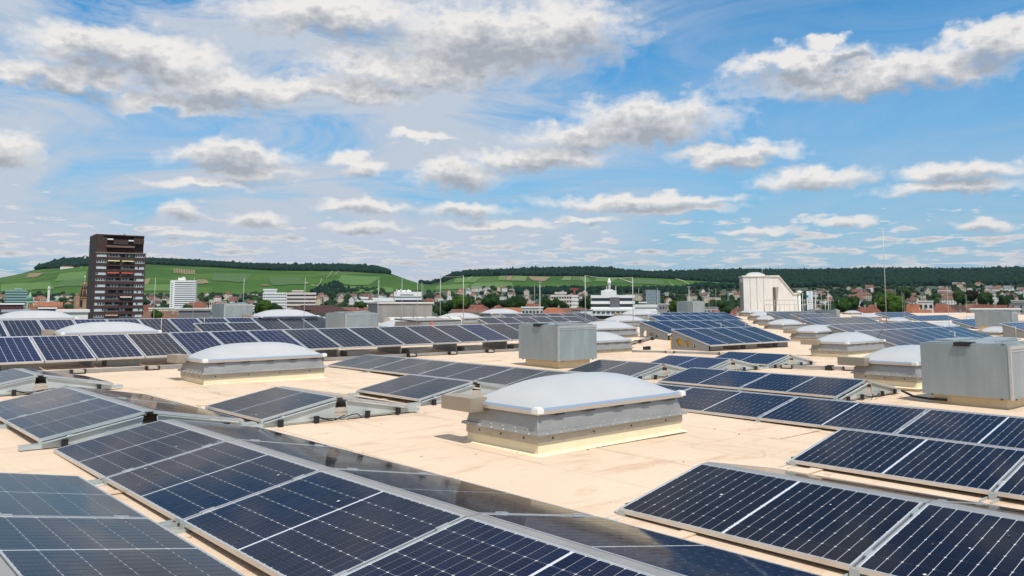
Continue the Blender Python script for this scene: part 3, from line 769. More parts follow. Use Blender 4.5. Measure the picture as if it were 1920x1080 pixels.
def lamp(px, ytop, yb, d, lab, heavy=False):
    p, r_ = site(px, yb, d); k = d / FX; o = thing('lamp_post', lab, 'lamp post', tuple(p), r_, 'lamp posts by the car ramp'); H = (yb - ytop) * k
    mb = MB(); mb.tube((0, 0, -12), (0, 0, H), .035 if not heavy else .12, 8); obj('pole', mb, M_rod if not heavy else M_cap, o)
    mb = MB()
    if heavy: mb.tube((0, 0, H), (0, 0, H + .25), .26, 10, r1=.22)
    else: mb.box(-.15, .15, -.08, .08, H, H + .09)
    obj('lamp_head', mb, M_cap if heavy else M_rod, o)
lamp(1500, 550, 590, 82, 'thick cream lamp post between the stair tower and the white pylon sign', True)
lamp(1506, 547, 590, 90, 'thin curved-arm lamp post right behind the thick cream one')
lamp(1530, 546, 590, 84, 'thin lamp post just right of the white pylon sign')
lamp(1554, 547, 590, 84, 'thin lamp post farther right of the white pylon sign, by the railing end')
lamp(1293, 539, 590, 80, 'lamp post with a pale head left of the dark trees, above the ribbed zinc box')
lamp(1012.5, 530, 590, 70, 'grey lamp post above the central slate rows, left of the pink-white block')

# ------------------------------------------------------------------ lightning rods
RODS = [(291.5, 520.5, 288, None), (364.5, 520.5, 360, None), (458, 521, 453, None), (572.5, 521, 568.5, None), (754, 521, 752.5, None),
        (783, 515, 782, None), (790.8, 529, 790.5, 62), (793, 530, 793, 66), (1002.3, 532.5, 1002.3, None), (1197.5, 539.6, 1197.5, None), (1232.6, 538.7, 1233, None),
        (1329.4, 539.6, 1326.5, None), (1342, 542, 1342, None), (1539.8, 547, 1540.5, None), (1531, 548, 1532, 60), (1691, 547.5, 1693, None), (1694.5, 550, 1695, None),
        (1775.5, 535.5, 1779, None), (1811, 551, 1811, None), (1865, 547.5, 1867, None)]
RL = ['thin lightning rod right of the brown tower', 'thin lightning rod over the right edge of the white hotel', 'thin lightning rod in front of the left zinc box',
      'tall thin lightning rod in front of the banded pink-white block', 'thin lightning rod left end of the concrete block', 'tallest thin rod over the white signed building',
      'left one of two close rods at the concrete block', 'right one of two close rods at the concrete block', 'rod above the central slate rows, left of the grey lamp post',
      'short rod left of the patterned glass block', 'rod over the patterned glass block', 'rod standing in the orange-holed rack block', 'pale short rod right of the rack block rod',
      'rod in front of the ribbed zinc box', 'rod left end of the ribbed zinc box', 'left one of the two close rods by the orange roof', 'right one of the two close rods by the orange roof',
      'rod above the right block, in front of the dark red roofs', 'short rod between dark red roofs near the right edge', 'rod in front of the pale zinc box at the right edge']
for (px, yt, pb, d), lab in zip(RODS, RL):
    dd_ = d or (2.35 - 1.45) * FX / max(566 - yt, 12)
    dd_ = min(dd_, 62); top = tip(dd_, px, yt); bz = rz(top.x, top.y) - .2
    o = thing('lightning_rod', lab, 'lightning rod', (top.x, top.y, bz), 0, 'lightning rods on the roof'); Hh = top.z - bz
    b0 = tip(dd_, pb, 600); ln = Vector((b0.x - top.x, b0.y - top.y, 0)) * .4
    mb = MB(); mb.tube(ln, (0, 0, Hh), .012, 6, r1=.007); obj('rod', mb, M_rod, o)
    mb = MB(); mb.tube(ln, ln + Vector((0, 0, .25)), .14, 12, r1=.12); obj('foot', mb, M_conc, o)
def rod2(p, top, lab, r=.014):
    o = thing('lightning_rod', lab, 'lightning rod', tuple(p), 0, 'lightning rods on the roof')
    mb = MB(); mb.tube((0, 0, 0), Vector(top) - Vector(p), r, 6, r1=r * .6); obj('rod', mb, M_rod, o)
    mb = MB(); mb.tube((0, 0, 0), (0, 0, .09), .15, 12, r1=.13); obj('foot', mb, M_conc, o)
b0 = Vector((13.9, 22.14, rz(13.9, 22.14) - .12)); rod2(b0, tip(25.6, 710.5, 524), 'tall thin rod rising in front of the first long row beside the pale zinc box')
b0 = Vector((30.92, 13.64, -.28)); rod2(b0, tip(30.5, 1655, 425), 'tallest lightning mast right of centre, a long tapered pole reaching into the sky', .018)
# lightning frames: two posts with a wire between
def rodframe(pts, lab):
    (ax, ay, ab, ad), (bx, by, bb, bd) = pts
    A0, A1 = tip(ad, ax, ab), tip(ad, ax, ay); B0, B1 = tip(bd, bx, bb), tip(bd, bx, by)
    A0 = Vector((A1.x, A1.y, A0.z)); B0 = Vector((B1.x, B1.y, B0.z))
    o = thing('wire_gantry', lab, 'lightning conductor', tuple(A0), 0)
    for a_, b_ in ((A0, A1), (B0, B1)):
        mb = MB(); mb.tube(a_ - A0, b_ - A0, .014, 8); obj('post', mb, M_rod, o)
    mb = MB(); n = 10
    for k in range(n):
        f = lambda t: (A1 - A0).lerp(B1 - A0, t) - Vector((0, 0, .06 * 4 * t * (1 - t)))
        mb.tube(f(k / n), f((k + 1) / n), .008, 6)
    obj('span_wire', mb, M_rod, o)
rodframe([(1097, 516.5, 640, 31), (1186, 520, 644, 31)], 'goal-like lightning frame of two thin posts and a wire above the central zinc box')
rodframe([(826, 516.5, 612, 40), (869, 517, 612, 33)], 'lightning post with a wire running left from its top, behind the smoke hatch')
# short T-shaped conductors behind rows
for (px, y0, y1, d, lab) in [(302, 597, 622, 27, 'short bent conductor pin behind the second long row, left'), (383, 596, 603, 29, 'short conductor pin on the second long row'),
                              (1352, 606, 614, 30, 'short T-shaped conductor pin among the rack block rows'), (1397.5, 599, 612, 34, 'short conductor pin at the right end of the rack block'),
                              (1790.5, 622, 632, 24, 'short conductor pin behind the big zinc box'), (1905, 612, 626, 36, 'short conductor pin beside the dome at the right edge')]:
    a = tip(d, px, y0); b = tip(d, px, y1); o = thing('conductor_pin', lab, 'lightning conductor', (b.x, b.y, b.z - .3), 0, 'short conductor pins')
    H_ = a.z - b.z + .3; mb = MB(); mb.tube((0, 0, 0), (0, 0, H_), .012, 6); obj('pin', mb, M_rod, o)
    mb = MB(); mb.tube((-.18, .1, H_), (.03, 0, H_), .010, 6); obj('arm', mb, M_rod, o)

# ------------------------------------------------------------------ cable trays with brackets, cables
def tray(pts, lab, step=1.5, w=.12, br=True):
    a = Vector(pts[0]); b = Vector(pts[1]); L = (b - a).length; ang = math.atan2(b.y - a.y, b.x - a.x)
    z0 = rz(a.x, a.y); z1 = rz(b.x, b.y)
    o = thing('cable_tray', lab, 'cable tray', (a.x, a.y, z0), 0, 'cable trays on the roof'); o.rotation_euler = (0, -math.atan2(z1 - z0, L), ang)
    mb = MB(); mb.box(0, L, -w / 2, w / 2, .02, .085); obj('tray', mb, M_tray, o)
    if br:
        q = 0
        for k in range(int(L / step) + 1):
            mb = MB(); x = .5 + k * step
            if x > L: break
            mb.box(x - .13, x + .13, -w / 2 - .12, -w / 2 - .002, .0, .03); mb.box(x - .14, x - .11, -w / 2 - .125, -w / 2 - .004, .03, .1); mb.box(x + .11, x + .14, -w / 2 - .125, -w / 2 - .004, .03, .1)
            obj('tray_foot', mb, M_black, o)
            mb = MB(); mb.box(x - .105, x + .105, -w / 2 - .11, -w / 2 - .01, .031, .085); obj('foot_block', mb, M_conc, o)
tray([(1.0, 18.45, 0), (9.5, 18.95, 0)], 'grey cable tray before the first long row, left part behind the whole skylight')
tray([(9.6, 18.96, 0), (19.5, 19.5, 0)], 'grey cable tray before the first long row, part ending at the central zinc box')
tray([(18.6, 18.9, 0), (21.6, 13.6, 0)], 'cable tray running towards the blue module pairs, left of the orange-holed rack', 1.6)
tray([(19.9, 18.0, 0), (27.5, 21.8, 0)], 'cable tray running to the rack with the pale holes', 2.2)
tray([(17.9, 10.9, 0), (19.5, 8.2, 0)], 'short cable tray between the farthest blue pair and the hidden skylight', 1.4)
for (x, y, ang, lab) in [(21.4, 17.4, .3, 'leftmost loose bracket near the orange-holed rack'), (21.0, 18.2, -.5, 'loose bracket farther out near the orange-holed rack'), (22.6, 16.3, .4, 'loose bracket just before the orange-holed side plate'), (18.6, 9.6, .3, 'lone bracket on the bare roof left of the half-hidden skylight')]:
    o = thing('tray_bracket', lab, 'bracket', (x, y, rz(x, y)), ang, 'loose tray brackets')
    mb = MB(); mb.box(-.15, .15, -.08, .08, 0, .03); obj('foot', mb, M_black, o)
    mb = MB(); mb.box(-.15, -.12, -.08, .08, .0301, .11); mb.box(.12, .15, -.08, .08, .0301, .11); obj('jaw', mb, M_black, o)
def cable(pts, lab, r=.012, m=None):
    o = thing('cable', lab, 'cable', pts[0]); mb = MB(); P = [Vector(p) - Vector(pts[0]) for p in pts]
    for a, b in zip(P[:-1], P[1:]): mb.tube(a, b, r, 6)
    obj('sheath', mb, m or M_black, o)
cable([(14.3, 6.1, rz(14.3, 6.1) + .1), (14.0, 5.8, rz(14, 5.8) + .06), (13.85, 5.5, rz(14, 5.5) + .06), (13.8, 5.2, rz(14, 5.3) + .07)], 'black cable from the open array end to the big zinc box', .02)


# ------------------------------------------------------------------ land: profile per sight-line column u (photo x) and camera depth w
def interp(x, xs, ys): return float(np.interp(x, xs, ys))
WL = [60, 450, 900, 1500, 2000, 2500, 3300, 3900, 4300]
U_ = [-900, 0, 270, 500, 830, 960, 1250, 1600, 1920, 2900]
Y1500 = [576, 576, 576, 576, 576, 576, 572, 564, 562, 562]
Y2000 = [562, 561, 560, 560, 559, 560, 557, 549, 547, 548]
Y2500 = [556, 548, 549, 549, 546, 546, 544, 538, 536, 538]
VTU = [-900, -250, 0, 40, 70, 110, 160, 270, 400, 500, 640, 725, 760, 785, 805, 830, 850, 880, 960, 1060, 1100, 1150, 1200, 1250, 1300, 1380, 1450, 1550, 1620, 1700, 1800, 1920, 2900]
VTY = [556, 540, 519, 511, 503, 501, 497, 494, 500, 506, 508, 513, 523, 531, 534.5, 530, 521, 518, 517, 518, 519, 520, 521, 523, 527, 531, 529, 532, 527, 527, 530, 529, 530]
CRU = [-900, -250, 0, 40, 70, 110, 160, 270, 350, 450, 550, 640, 700, 725, 740, 760, 785, 805, 830, 850, 880, 960, 1010, 1060, 1100, 1140, 1180, 1220, 1260, 1320, 1400, 1500, 1650, 1700, 1800, 1870, 1920, 2900]
CRY = [555, 539, 518.6, 510, 501, 489, 486, 487, 491, 497, 501, 500, 503, 509, 515, 522.6, 530.6, 533, 526, 518, 513, 511, 509, 508, 507, 508, 513, 516, 515, 513, 512, 513, 510, 511, 512, 510, 510, 511]
def yimg(u, w):
    ys = [0, 0, 0, interp(u, U_, Y1500), interp(u, U_, Y2000), interp(u, U_, Y2500), interp(u, VTU, VTY), interp(u, CRU, CRY) + .3, interp(u, CRU, CRY)]
    return ys
def zt(u, w):
    """height of the land"""
    if w <= 900: return -18.0 + max(0, (w - 450)) / 450 * 1.0
    ys = yimg(u, w); zs = [-18, -18, -17] + [(566 - y) * ww / FX + EYE for y, ww in zip(ys[3:], WL[3:])]
    if w > 4300: return zs[-1] - (w - 4300) / 3000 * 120
    return float(np.interp(w, WL, zs))
def hdir(u):
    d = ray(u, 566); return d[0], d[1]
def land(u, w):
    dx, dy = hdir(u); return Vector((dx * w, dy * w, zt(u, w)))
def w_at(u, y):
    """depth at which the land is seen at photo height y"""
    ws = np.concatenate([np.arange(500, 1500, 50), np.arange(1500, 4301, 25)]); best = ws[0]
    for w in ws:
        yy = 566 - (zt(u, w) - EYE) * FX / w
        if yy <= y: return float(w)
    return 4300.0

M_town = mat('town_ground', rough=.9, fn=varied((.030, .050, .020), (.065, .075, .045), .02, 6, vec=wpos))
def vine(t, b):
    p = wpos(t)
    vo = t.new('ShaderNodeTexVoronoi', feature='F1'); t.l.new(t.vmath('MULTIPLY', p, (.0042, .0075, 0)), vo.inputs['Vector']); vo.inputs['Scale'].default_value = 1.0
    c = t.ramp(t.math('FRACT', t.math('MULTIPLY', t.new('ShaderNodeSeparateColor').outputs[0], 1.0)), [(0, (0, 0, 0)), (1, (1, 1, 1))])
    sc = t.new('ShaderNodeSeparateColor'); t.l.new(vo.outputs['Color'], sc.inputs[0])
    col = t.ramp(sc.outputs[0], [(0, (.040, .092, .012)), (.35, (.050, .118, .012)), (.7, (.066, .142, .015)), (.9, (.085, .150, .022)), (1, (.10, .13, .040))])
    n = t.noise(t.vmath('MULTIPLY', p, (.02, .02, .0)), 1, 7, .7)
    col = t.mix(t.maprange(n.outputs['Fac'], .4, .75, 0, .55), col, (.024, .07, .014, 1))
    wv = t.new('ShaderNodeTexWave', wave_type='BANDS', bands_direction='X'); wv.inputs['Scale'].default_value = .085; wv.inputs['Distortion'].default_value = 2.0
    wv.inputs['Detail'].default_value = 1.5; t.l.new(t.vmath('ADD', p, t.vmath('MULTIPLY', vo.outputs['Color'], (150, 90, 0))), wv.inputs['Vector'])
    col = t.mix(t.maprange(wv.outputs['Fac'], .3, .8, 0, .42), col, (.026, .06, .012, 1))
    t.l.new(col, b.inputs['Base Color'])
M_vine = mat('vineyard', rough=.9, fn=vine, spec=.1)
M_forest = mat('forest_leaf', rough=.85, fn=varied((.010, .030, .012), (.026, .058, .018), .03, 5, vec=wpos), spec=.1)
mb = MB(); us = list(range(-900, 2901, 14)); ws = [60, 250, 450, 700, 900, 1200, 1500, 1750, 2000, 2250, 2500, 2700, 2900, 3100, 3300, 3500, 3700, 3900, 4100, 4300, 5200, 7300]
V = [];
for u in us:
    dx, dy = hdir(u)
    for j, w in enumerate(ws):
        bulge = 0
        V.append((dx * w, dy * w, zt(u, w)))
mb.v = V; nw = len(ws)
for i in range(len(us) - 1):
    for j in range(nw - 1):
        a = i * nw + j; mb.f.append((a, a + nw, a + nw + 1, a + 1)[::-1] if False else (a, a + 1, a + nw + 1, a + nw)); w = (ws[j] + ws[j + 1]) / 2
        mb.m.append(0 if w < 2400 else 1 if w < 3300 else 2); mb.sm.append(True)
land_o = obj('hillside', mb, [M_town, M_vine, M_forest], kind='structure')
mb = MB(); mb.quad([(-30000, -30000, -19), (30000, -30000, -19), (30000, 30000, -19), (-30000, 30000, -19)]); obj('ground', mb, M_town, kind='structure')

# bare or pale vineyard parcels, tracks and terraces draped on the slope
M_soil = mat('bare_soil', rough=.9, fn=varied((.15, .11, .055), (.25, .18, .09), .05, 5, vec=wpos))
M_pale = mat('pale_track', rough=.9, fn=varied((.34, .36, .20), (.44, .42, .30), .05, 4, vec=wpos))
M_yg = mat('yellow_green_parcel', rough=.9, fn=varied((.09, .14, .03), (.13, .17, .045), .05, 4, vec=wpos))
M_lite = mat('bright_green_parcel', rough=.9, fn=varied((.054, .125, .013), (.085, .165, .020), .02, 7, vec=wpos))
M_dkg = mat('dark_green_parcel', rough=.9, fn=varied((.038, .090, .012), (.056, .115, .015), .02, 7, vec=wpos))
def drape(poly, m, name, off=2.2, n=6):
    """quad of photo points (4) laid on the land as a thin sheet"""
    (a, b, c, d) = poly; mb = MB(); G = {}
    for i in range(n + 1):
        for j in range(n + 1):
            s, t = i / n, j / n
            x = (a[0] * (1 - s) + b[0] * s) * (1 - t) + (d[0] * (1 - s) + c[0] * s) * t
            y = (a[1] * (1 - s) + b[1] * s) * (1 - t) + (d[1] * (1 - s) + c[1] * s) * t
            w = w_at(x, y); p = land(x, w); G[i, j] = len(mb.v); mb.v.append((p.x, p.y, p.z + off))
    for i in range(n):
        for j in range(n): mb.f.append((G[i, j], G[i + 1, j], G[i + 1, j + 1], G[i, j + 1])); mb.m.append(0); mb.sm.append(False)
    return obj(name, mb, m, kind='structure')
for k in range(9): x = 323 + k * 4.6; drape([(x, 504 + k * .25), (x + 3.4, 504 + k * .25), (x + 4.0, 512.5 + k * .3), (x + .6, 512.5 + k * .3)], M_soil, 'bare_vine_strip', 2.4, 2)
for q in [[(266, 523), (281, 523), (276, 533), (263, 533)], [(368, 525), (386, 525), (391, 532), (367, 532)], [(52, 512), (79, 511), (66, 519), (44, 520)]]: drape(q, M_soil, 'bare_parcel')
drape([(990, 519), (1033, 520.5), (1022, 528.5), (998, 527)], M_soil, 'bare_parcel'); drape([(951, 518), (962, 518), (957, 527), (948, 526)], M_soil, 'bare_parcel')
for k in range(7): x = 1074 + k * 3.4; drape([(x, 519.6), (x + 2, 519.6), (x + 2, 527), (x, 527)], M_yg, 'pale_vine_strip', 2.4, 2)
for q in [[(936, 518), (950, 518), (946, 527), (934, 526)], [(963, 518), (990, 519), (985, 528), (958, 527)], [(1058, 519), (1073, 519), (1070, 527.5), (1052, 527)]]: drape(q, M_yg, 'pale_parcel')
for q in [[(270, 534), (330, 533), (335, 545), (268, 546)], [(640, 516), (715, 520), (690, 536), (625, 533)], [(645, 538), (735, 540), (740, 549), (650, 549)], [(0, 533), (90, 528), (100, 541), (0, 546)], [(110, 512), (160, 508), (158, 522), (100, 527)],
          [(890, 531), (960, 531), (962, 541), (880, 541)], [(820, 536), (880, 533), (875, 543), (815, 544)], [(1120, 522), (1160, 523), (1150, 530), (1115, 529)], [(855, 522), (905, 520), (890, 530), (850, 531)],
          [(1100, 520), (1110, 530), (1095, 531), (1085, 520)], [(1596, 530), (1655, 529), (1665, 535), (1590, 536)], [(1785, 533), (1815, 533), (1830, 537), (1780, 537)], [(1470, 531), (1515, 531), (1515, 536), (1465, 536)]]: drape(q, M_lite, 'bright_parcel', 2.0)
for q in [[(400, 512), (470, 515), (460, 530), (395, 526)], [(120, 523), (160, 521), (158, 535), (100, 538)], [(500, 520), (560, 521), (575, 533), (510, 535)], [(1180, 524), (1240, 527), (1250, 536), (1185, 533)], [(1370, 533), (1388, 532), (1388, 540), (1340, 541)]]: drape(q, M_dkg, 'dark_parcel', 1.8)
def track(pts, wpx=.9):
    for (x0, y0), (x1, y1) in zip(pts[:-1], pts[1:]):
        if abs(x1 - x0) > abs(y1 - y0) * 1.5: drape([(x0, y0 - wpx / 2), (x1, y1 - wpx / 2), (x1, y1 + wpx / 2), (x0, y0 + wpx / 2)], M_pale, 'vineyard_track', 3.0, 3)
        else: drape([(x0 - wpx / 2, y0), (x0 + wpx / 2, y0), (x1 + wpx / 2, y1), (x1 - wpx / 2, y1)], M_pale, 'vineyard_track', 3.0, 3)
track([(623, 507), (617, 516), (611, 522)]); track([(634, 508), (627, 516)]); track([(602, 523), (600, 531), (594, 538)]); track([(594, 537), (582, 535), (572, 530)]); track([(154, 495), (147, 502)])
track([(1255, 530), (1262, 536), (1270, 543)], 1.1); track([(886, 519), (876, 526)]); track([(1160, 523), (1186, 532)]); track([(1263, 523), (1280, 528), (1297, 537)], 1.0)
drape([(487, 535), (503, 535.4), (503, 537), (487, 536.6)], M_soil, 'terrace_wall', 3, 2)

# ------------------------------------------------------------------ forests (uncountable masses)
def ico():
    t = (1 + 5 ** .5) / 2
    v = np.array([(-1, t, 0), (1, t, 0), (-1, -t, 0), (1, -t, 0), (0, -1, t), (0, 1, t), (0, -1, -t), (0, 1, -t), (t, 0, -1), (t, 0, 1), (-t, 0, -1), (-t, 0, 1)], float)
    v /= np.linalg.norm(v[0])
    f = [(0, 11, 5), (0, 5, 1), (0, 1, 7), (0, 7, 10), (0, 10, 11), (1, 5, 9), (5, 11, 4), (11, 10, 2), (10, 7, 6), (7, 1, 8), (3, 9, 4), (3, 4, 2), (3, 2, 6), (3, 6, 8), (3, 8, 9), (4, 9, 5), (2, 4, 11), (6, 2, 10), (8, 6, 7), (9, 8, 1)]
    V = [tuple(x) for x in v]; cache = {}; F = []
    def mid(a, b):
        k = (min(a, b), max(a, b))
        if k not in cache:
            m = (np.array(V[a]) + np.array(V[b])) / 2; m /= np.linalg.norm(m); V.append(tuple(m)); cache[k] = len(V) - 1
        return cache[k]
    for a, b, c in f:
        x, y, z = mid(a, b), mid(b, c), mid(c, a); F += [(a, x, z), (x, b, y), (z, y, c), (x, y, z)]
    return np.array(V), np.array(F)
IV, IF = ico()
def crowd(name, P, m, cone=None):
    """P: list of (x,y,z,rx,rz); lumpy crowns joined in one mesh"""
    P = np.array(P); n = len(P); k = len(IV)
    v = np.repeat(IV[None], n, 0) * (1 + rng.uniform(-.30, .30, (n, k, 1)))
    if cone is not None:
        q = rng.random(n) < cone; sq = np.where(q[:, None], np.clip(.95 - .75 * v[:, :, 2], .08, 1.6), 1.0)
        v[:, :, 0] *= sq; v[:, :, 1] *= sq
        P[q, 4] *= 1.3; P[q, 3] *= .8
    v = v * P[:, None, [3, 3, 4]] + P[:, None, :3]
    f = (IF[None] + (np.arange(n) * k)[:, None, None]).reshape(-1, 3)
    me = bpy.data.meshes.new(name); me.vertices.add(n * k); me.vertices.foreach_set('co', v.reshape(-1))
    me.loops.add(len(f) * 3); me.loops.foreach_set('vertex_index', f.reshape(-1).astype(np.int32))
    me.polygons.add(len(f)); me.polygons.foreach_set('loop_start', np.arange(0, len(f) * 3, 3, dtype=np.int32)); me.materials.append(m); me.update(); me.validate()
    o = link(name, me); o['kind'] = 'stuff'; return o
def leaffn(c0, c1, s=.25):
    def fn(t, b):
        n = t.noise(wpos(t), s, 5, .7); oi = t.new('ShaderNodeObjectInfo')
        c = t.ramp(n.outputs['Fac'], [(.3, c0), (.7, c1)])
        c = t.mix(1.0, c, oi.outputs['Color'], 'MULTIPLY'); t.l.new(c, b.inputs['Base Color'])
    return fn
M_fcrown = mat('forest_crown', rough=.9, fn=leaffn((.006, .020, .014), (.016, .038, .020), .06), spec=.05)
M_crown = mat('tree_crown', rough=.8, fn=leaffn((.010, .026, .007), (.028, .060, .014), .35), spec=.1)
M_trunk = mat('bark', (.08, .06, .04), .9)
def forest(name, u0, u1, du, rows, w0, w1, r, lim=None, cone=.25):
    P = []; u = u0
    while u < u1:
        for j in range(rows):
            uu = u + rng.uniform(-du, du) * .6; t = (j + rng.uniform(-.4, .4)) / max(rows - 1, 1); t = min(max(t, 0), 1); w = w0 + (w1 - w0) * t
            if lim and not lim(uu, w): continue
            p = land(uu, w); s = r * rng.uniform(.75, 1.25) * (1.25 if rng.random() < .06 else 1)
            P.append((p.x, p.y, p.z + s * .75, s, s * 1.1))
        u += du
    return crowd(name, P, M_fcrown, cone)
forest('forest_on_left_hill', 66, 730, 3.0, 9, 3310, 4290, 8.5, None, .12)
forest('forest_on_ridge', 786, 2300, 4.2, 16, 3310, 4290, 9.5, lambda u, w: u > 832 or w > 4150, .30)
forest('forest_at_hill_foot', 575, 670, 4, 5, 2480, 2750, 6.5, lambda u, w: abs(u - 625) < 50 - (w - 2480) * .15 and rng.random() < .8)
forest('forest_below_ridge', 1290, 2300, 4.5, 9, 2480, 3250, 9, lambda u, w: not (u < 1400 and w > 2620) and not (1585 < u < 1668 and w > 2850) and not (1455 < u < 1520 and w > 2950) and not (1775 < u < 1835 and w > 3000), .05)
forest('wood_behind_blocks', 960, 1300, 4.0, 5, 2250, 2520, 6.5, lambda u, w: rng.random() < .75, .05)
P = []
for _ in range(3000):
    u = rng.uniform(-200, 2200); w = rng.uniform(950, 2450) if u < 1300 else rng.uniform(750, 2500)
    if u < 1250 and rng.random() < .4: continue
    p = land(u, w); s = rng.uniform(3.5, 7.0); P.append((p.x, p.y, p.z + s * .6, s, s * rng.uniform(.8, 1.1)))
crowd('tree_cover_in_town', P, mat('garden_crown', rough=.85, fn=leaffn((.008, .024, .009), (.024, .050, .016), .03), spec=.1))
P = []
for _ in range(110):
    u = rng.choice([rng.uniform(660, 720), rng.uniform(900, 1010), rng.uniform(1000, 1300)]); w = rng.uniform(2500, 2640)
    p = land(u, w); s = rng.uniform(4, 6.5); P.append((p.x, p.y, p.z + s * .6, s, s))
crowd('hedges_at_hill_foot', P, MATS['garden_crown'])

# ------------------------------------------------------------------ houses
WALLS = [('white', (.68, .66, .61)), ('cream', (.62, .54, .38)), ('pale grey', (.48, .47, .45)), ('pinkish', (.60, .42, .34)), ('yellow', (.62, .44, .12))]
ROOFS = [('red tiled', (.20, .060, .035)), ('orange tiled', (.32, .11, .050)), ('dark brown', (.085, .045, .035)), ('brown', (.17, .085, .05)), ('grey', (.17, .17, .175)), ('faded red', (.19, .085, .06))]
WM = {n: mat('render_' + n.replace(' ', '_'), rough=.85, fn=varied(tuple(c * .85 for c in col), col, .3, 5, vec=wpos)) for n, col in WALLS}
RM = {n: mat('roof_' + n.replace(' ', '_'), rough=.8, fn=varied(tuple(c * .65 for c in col), tuple(c * 1.15 for c in col), .5, 7, vec=wpos)) for n, col in ROOFS}
M_glassd = mat('dark_window', (.035, .045, .055), .15, coat=.5)
M_pane = mat('window_pane', (.10, .14, .16), .12, coat=.6)
_hc = {}
def house_mesh(kind, L, B, H, RH):
    key = (kind, L, B, H, RH)
    if key in _hc: return _hc[key]
    w = MB()
    if kind == 'gable':
        w.prism([(-B / 2, -4), (B / 2, -4), (B / 2, H), (0, H + RH * .97), (-B / 2, H)], lambda a, b, t: (t, a, b), -L / 2, L / 2)
    else: w.box(-L / 2, L / 2, -B / 2, B / 2, -4, H)
    r = MB()
    if kind == 'gable':
        for s in (-1, 1):
            r.prism([(0, H + RH), (s * (B / 2 + .5), H - .5 * RH / (B / 2)), (s * (B / 2 + .5), H - .5 * RH / (B / 2) + .25), (0, H + RH + .25)], lambda a, b, t: (t, a, b), -L / 2 - .4, L / 2 + .4)
    elif kind == 'hip': r.hippo(-L / 2, L / 2, -B / 2, B / 2, H + .01, RH, 0, B / 2 * .9, .5)
    else:
        r.box(-L / 2 - .2, L / 2 + .2, -B / 2 - .2, B / 2 + .2, H + .01, H + .5)
    g = MB()
    nf = max(1, int(H / 2.9)); nx = max(2, int(L / 3.2)); ny = max(2, int(B / 3.2))
    for f in range(nf):
        z = .9 + f * 2.9
        for i in range(nx):
            x = -L / 2 + (i + .5) * L / nx
            for s in (-1, 1): g.box(x - .55, x + .55, s * B / 2 - .03, s * B / 2 + .03, z, z + 1.3)
        for i in range(ny):
            y = -B / 2 + (i + .5) * B / ny
            for s in (-1, 1): g.box(s * L / 2 - .03, s * L / 2 + .03, y - .5, y + .5, z, z + 1.3)
    c = MB(); c.box(L * .15, L * .15 + .8, -.4, .4, H, H + RH + 1.0)
    out = [w, r, g, c]; _hc[key] = {}; _hc[key]['mb'] = out; return _hc[key]
def build_house(p, yaw, kind, L, B, H, RH, wall, roof, label, group='houses of the town', cat='house'):
    h = house_mesh(kind, L, B, H, RH); mk = ('m', wall, roof)
    if mk not in h: h[mk] = [h['mb'][0].mesh('wall', WM[wall]), h['mb'][1].mesh('roof', RM[roof])]
    if 'g' not in h: h['g'] = h['mb'][2].mesh('window', M_glassd); h['c'] = h['mb'][3].mesh('chimney', M_greyc)
    o = thing('house' if cat == 'house' else 'town_building', label, cat, tuple(p), yaw, group)
    link('wall', h[mk][0], o); rr = link('roof', h[mk][1], o); gg = link('window', h['g'], o); gg['kind'] = 'stuff'
    if kind != 'flat': link('chimney', h['c'], rr)
    return o
LMK = [(0, 'by the left edge'), (60, 'by the green spire'), (115, 'left of the sandstone church tower'), (155, 'beside the sandstone church tower'), (215, 'by the brown tower'), (285, 'right of the brown tower'), (342, 'by the white hotel'), (425, 'above the left zinc box'),
       (470, 'left of the white grid-fronted block'), (545, 'by the pink-white banded block'), (610, 'above the dark hipped roof'), (670, 'right of the dark hipped roof'), (765, 'by the signed white building'), (830, 'by the wire frame post'), (900, 'left of the middle vineyards'),
       (960, 'below the middle vineyards'), (1010, 'left of the pink-white balcony block'), (1060, 'by the pink-white balcony block'), (1100, 'by the goal-like frame'), (1150, 'by the banded block with the mast'), (1224, 'by the patterned glass block'),
       (1300, 'among dark trees right of the glass block'), (1365, 'left of the stair tower'), (1470, 'behind the stair tower'), (1520, 'by the white pylon sign'), (1580, 'right of the pylon sign'), (1630, 'left of the tall mast'), (1675, 'right of the tall mast'),
       (1735, 'by the white cubic villa'), (1785, 'right of the white cubic villa'), (1830, 'above the far right rows'), (1880, 'near the right edge'), (1925, 'at the right edge')]
_seen = {}
def where(px, py):
    k = min(LMK, key=lambda q: abs(q[0] - px))[1]
    lvl = 'low' if py > 576 else 'mid-town' if py > 562 else 'hillfoot' if py > 548 else 'upslope'
    return k + ', ' + lvl
def uniq(base, px):
    if base not in _seen: _seen[base] = [px]; return base
    _seen[base].append(px); k = len(_seen[base])
    return ['', 'another', 'third', 'fourth', 'fifth', 'sixth', 'seventh', 'eighth', 'ninth', 'tenth'][min(k - 1, 9)] + ' ' + base
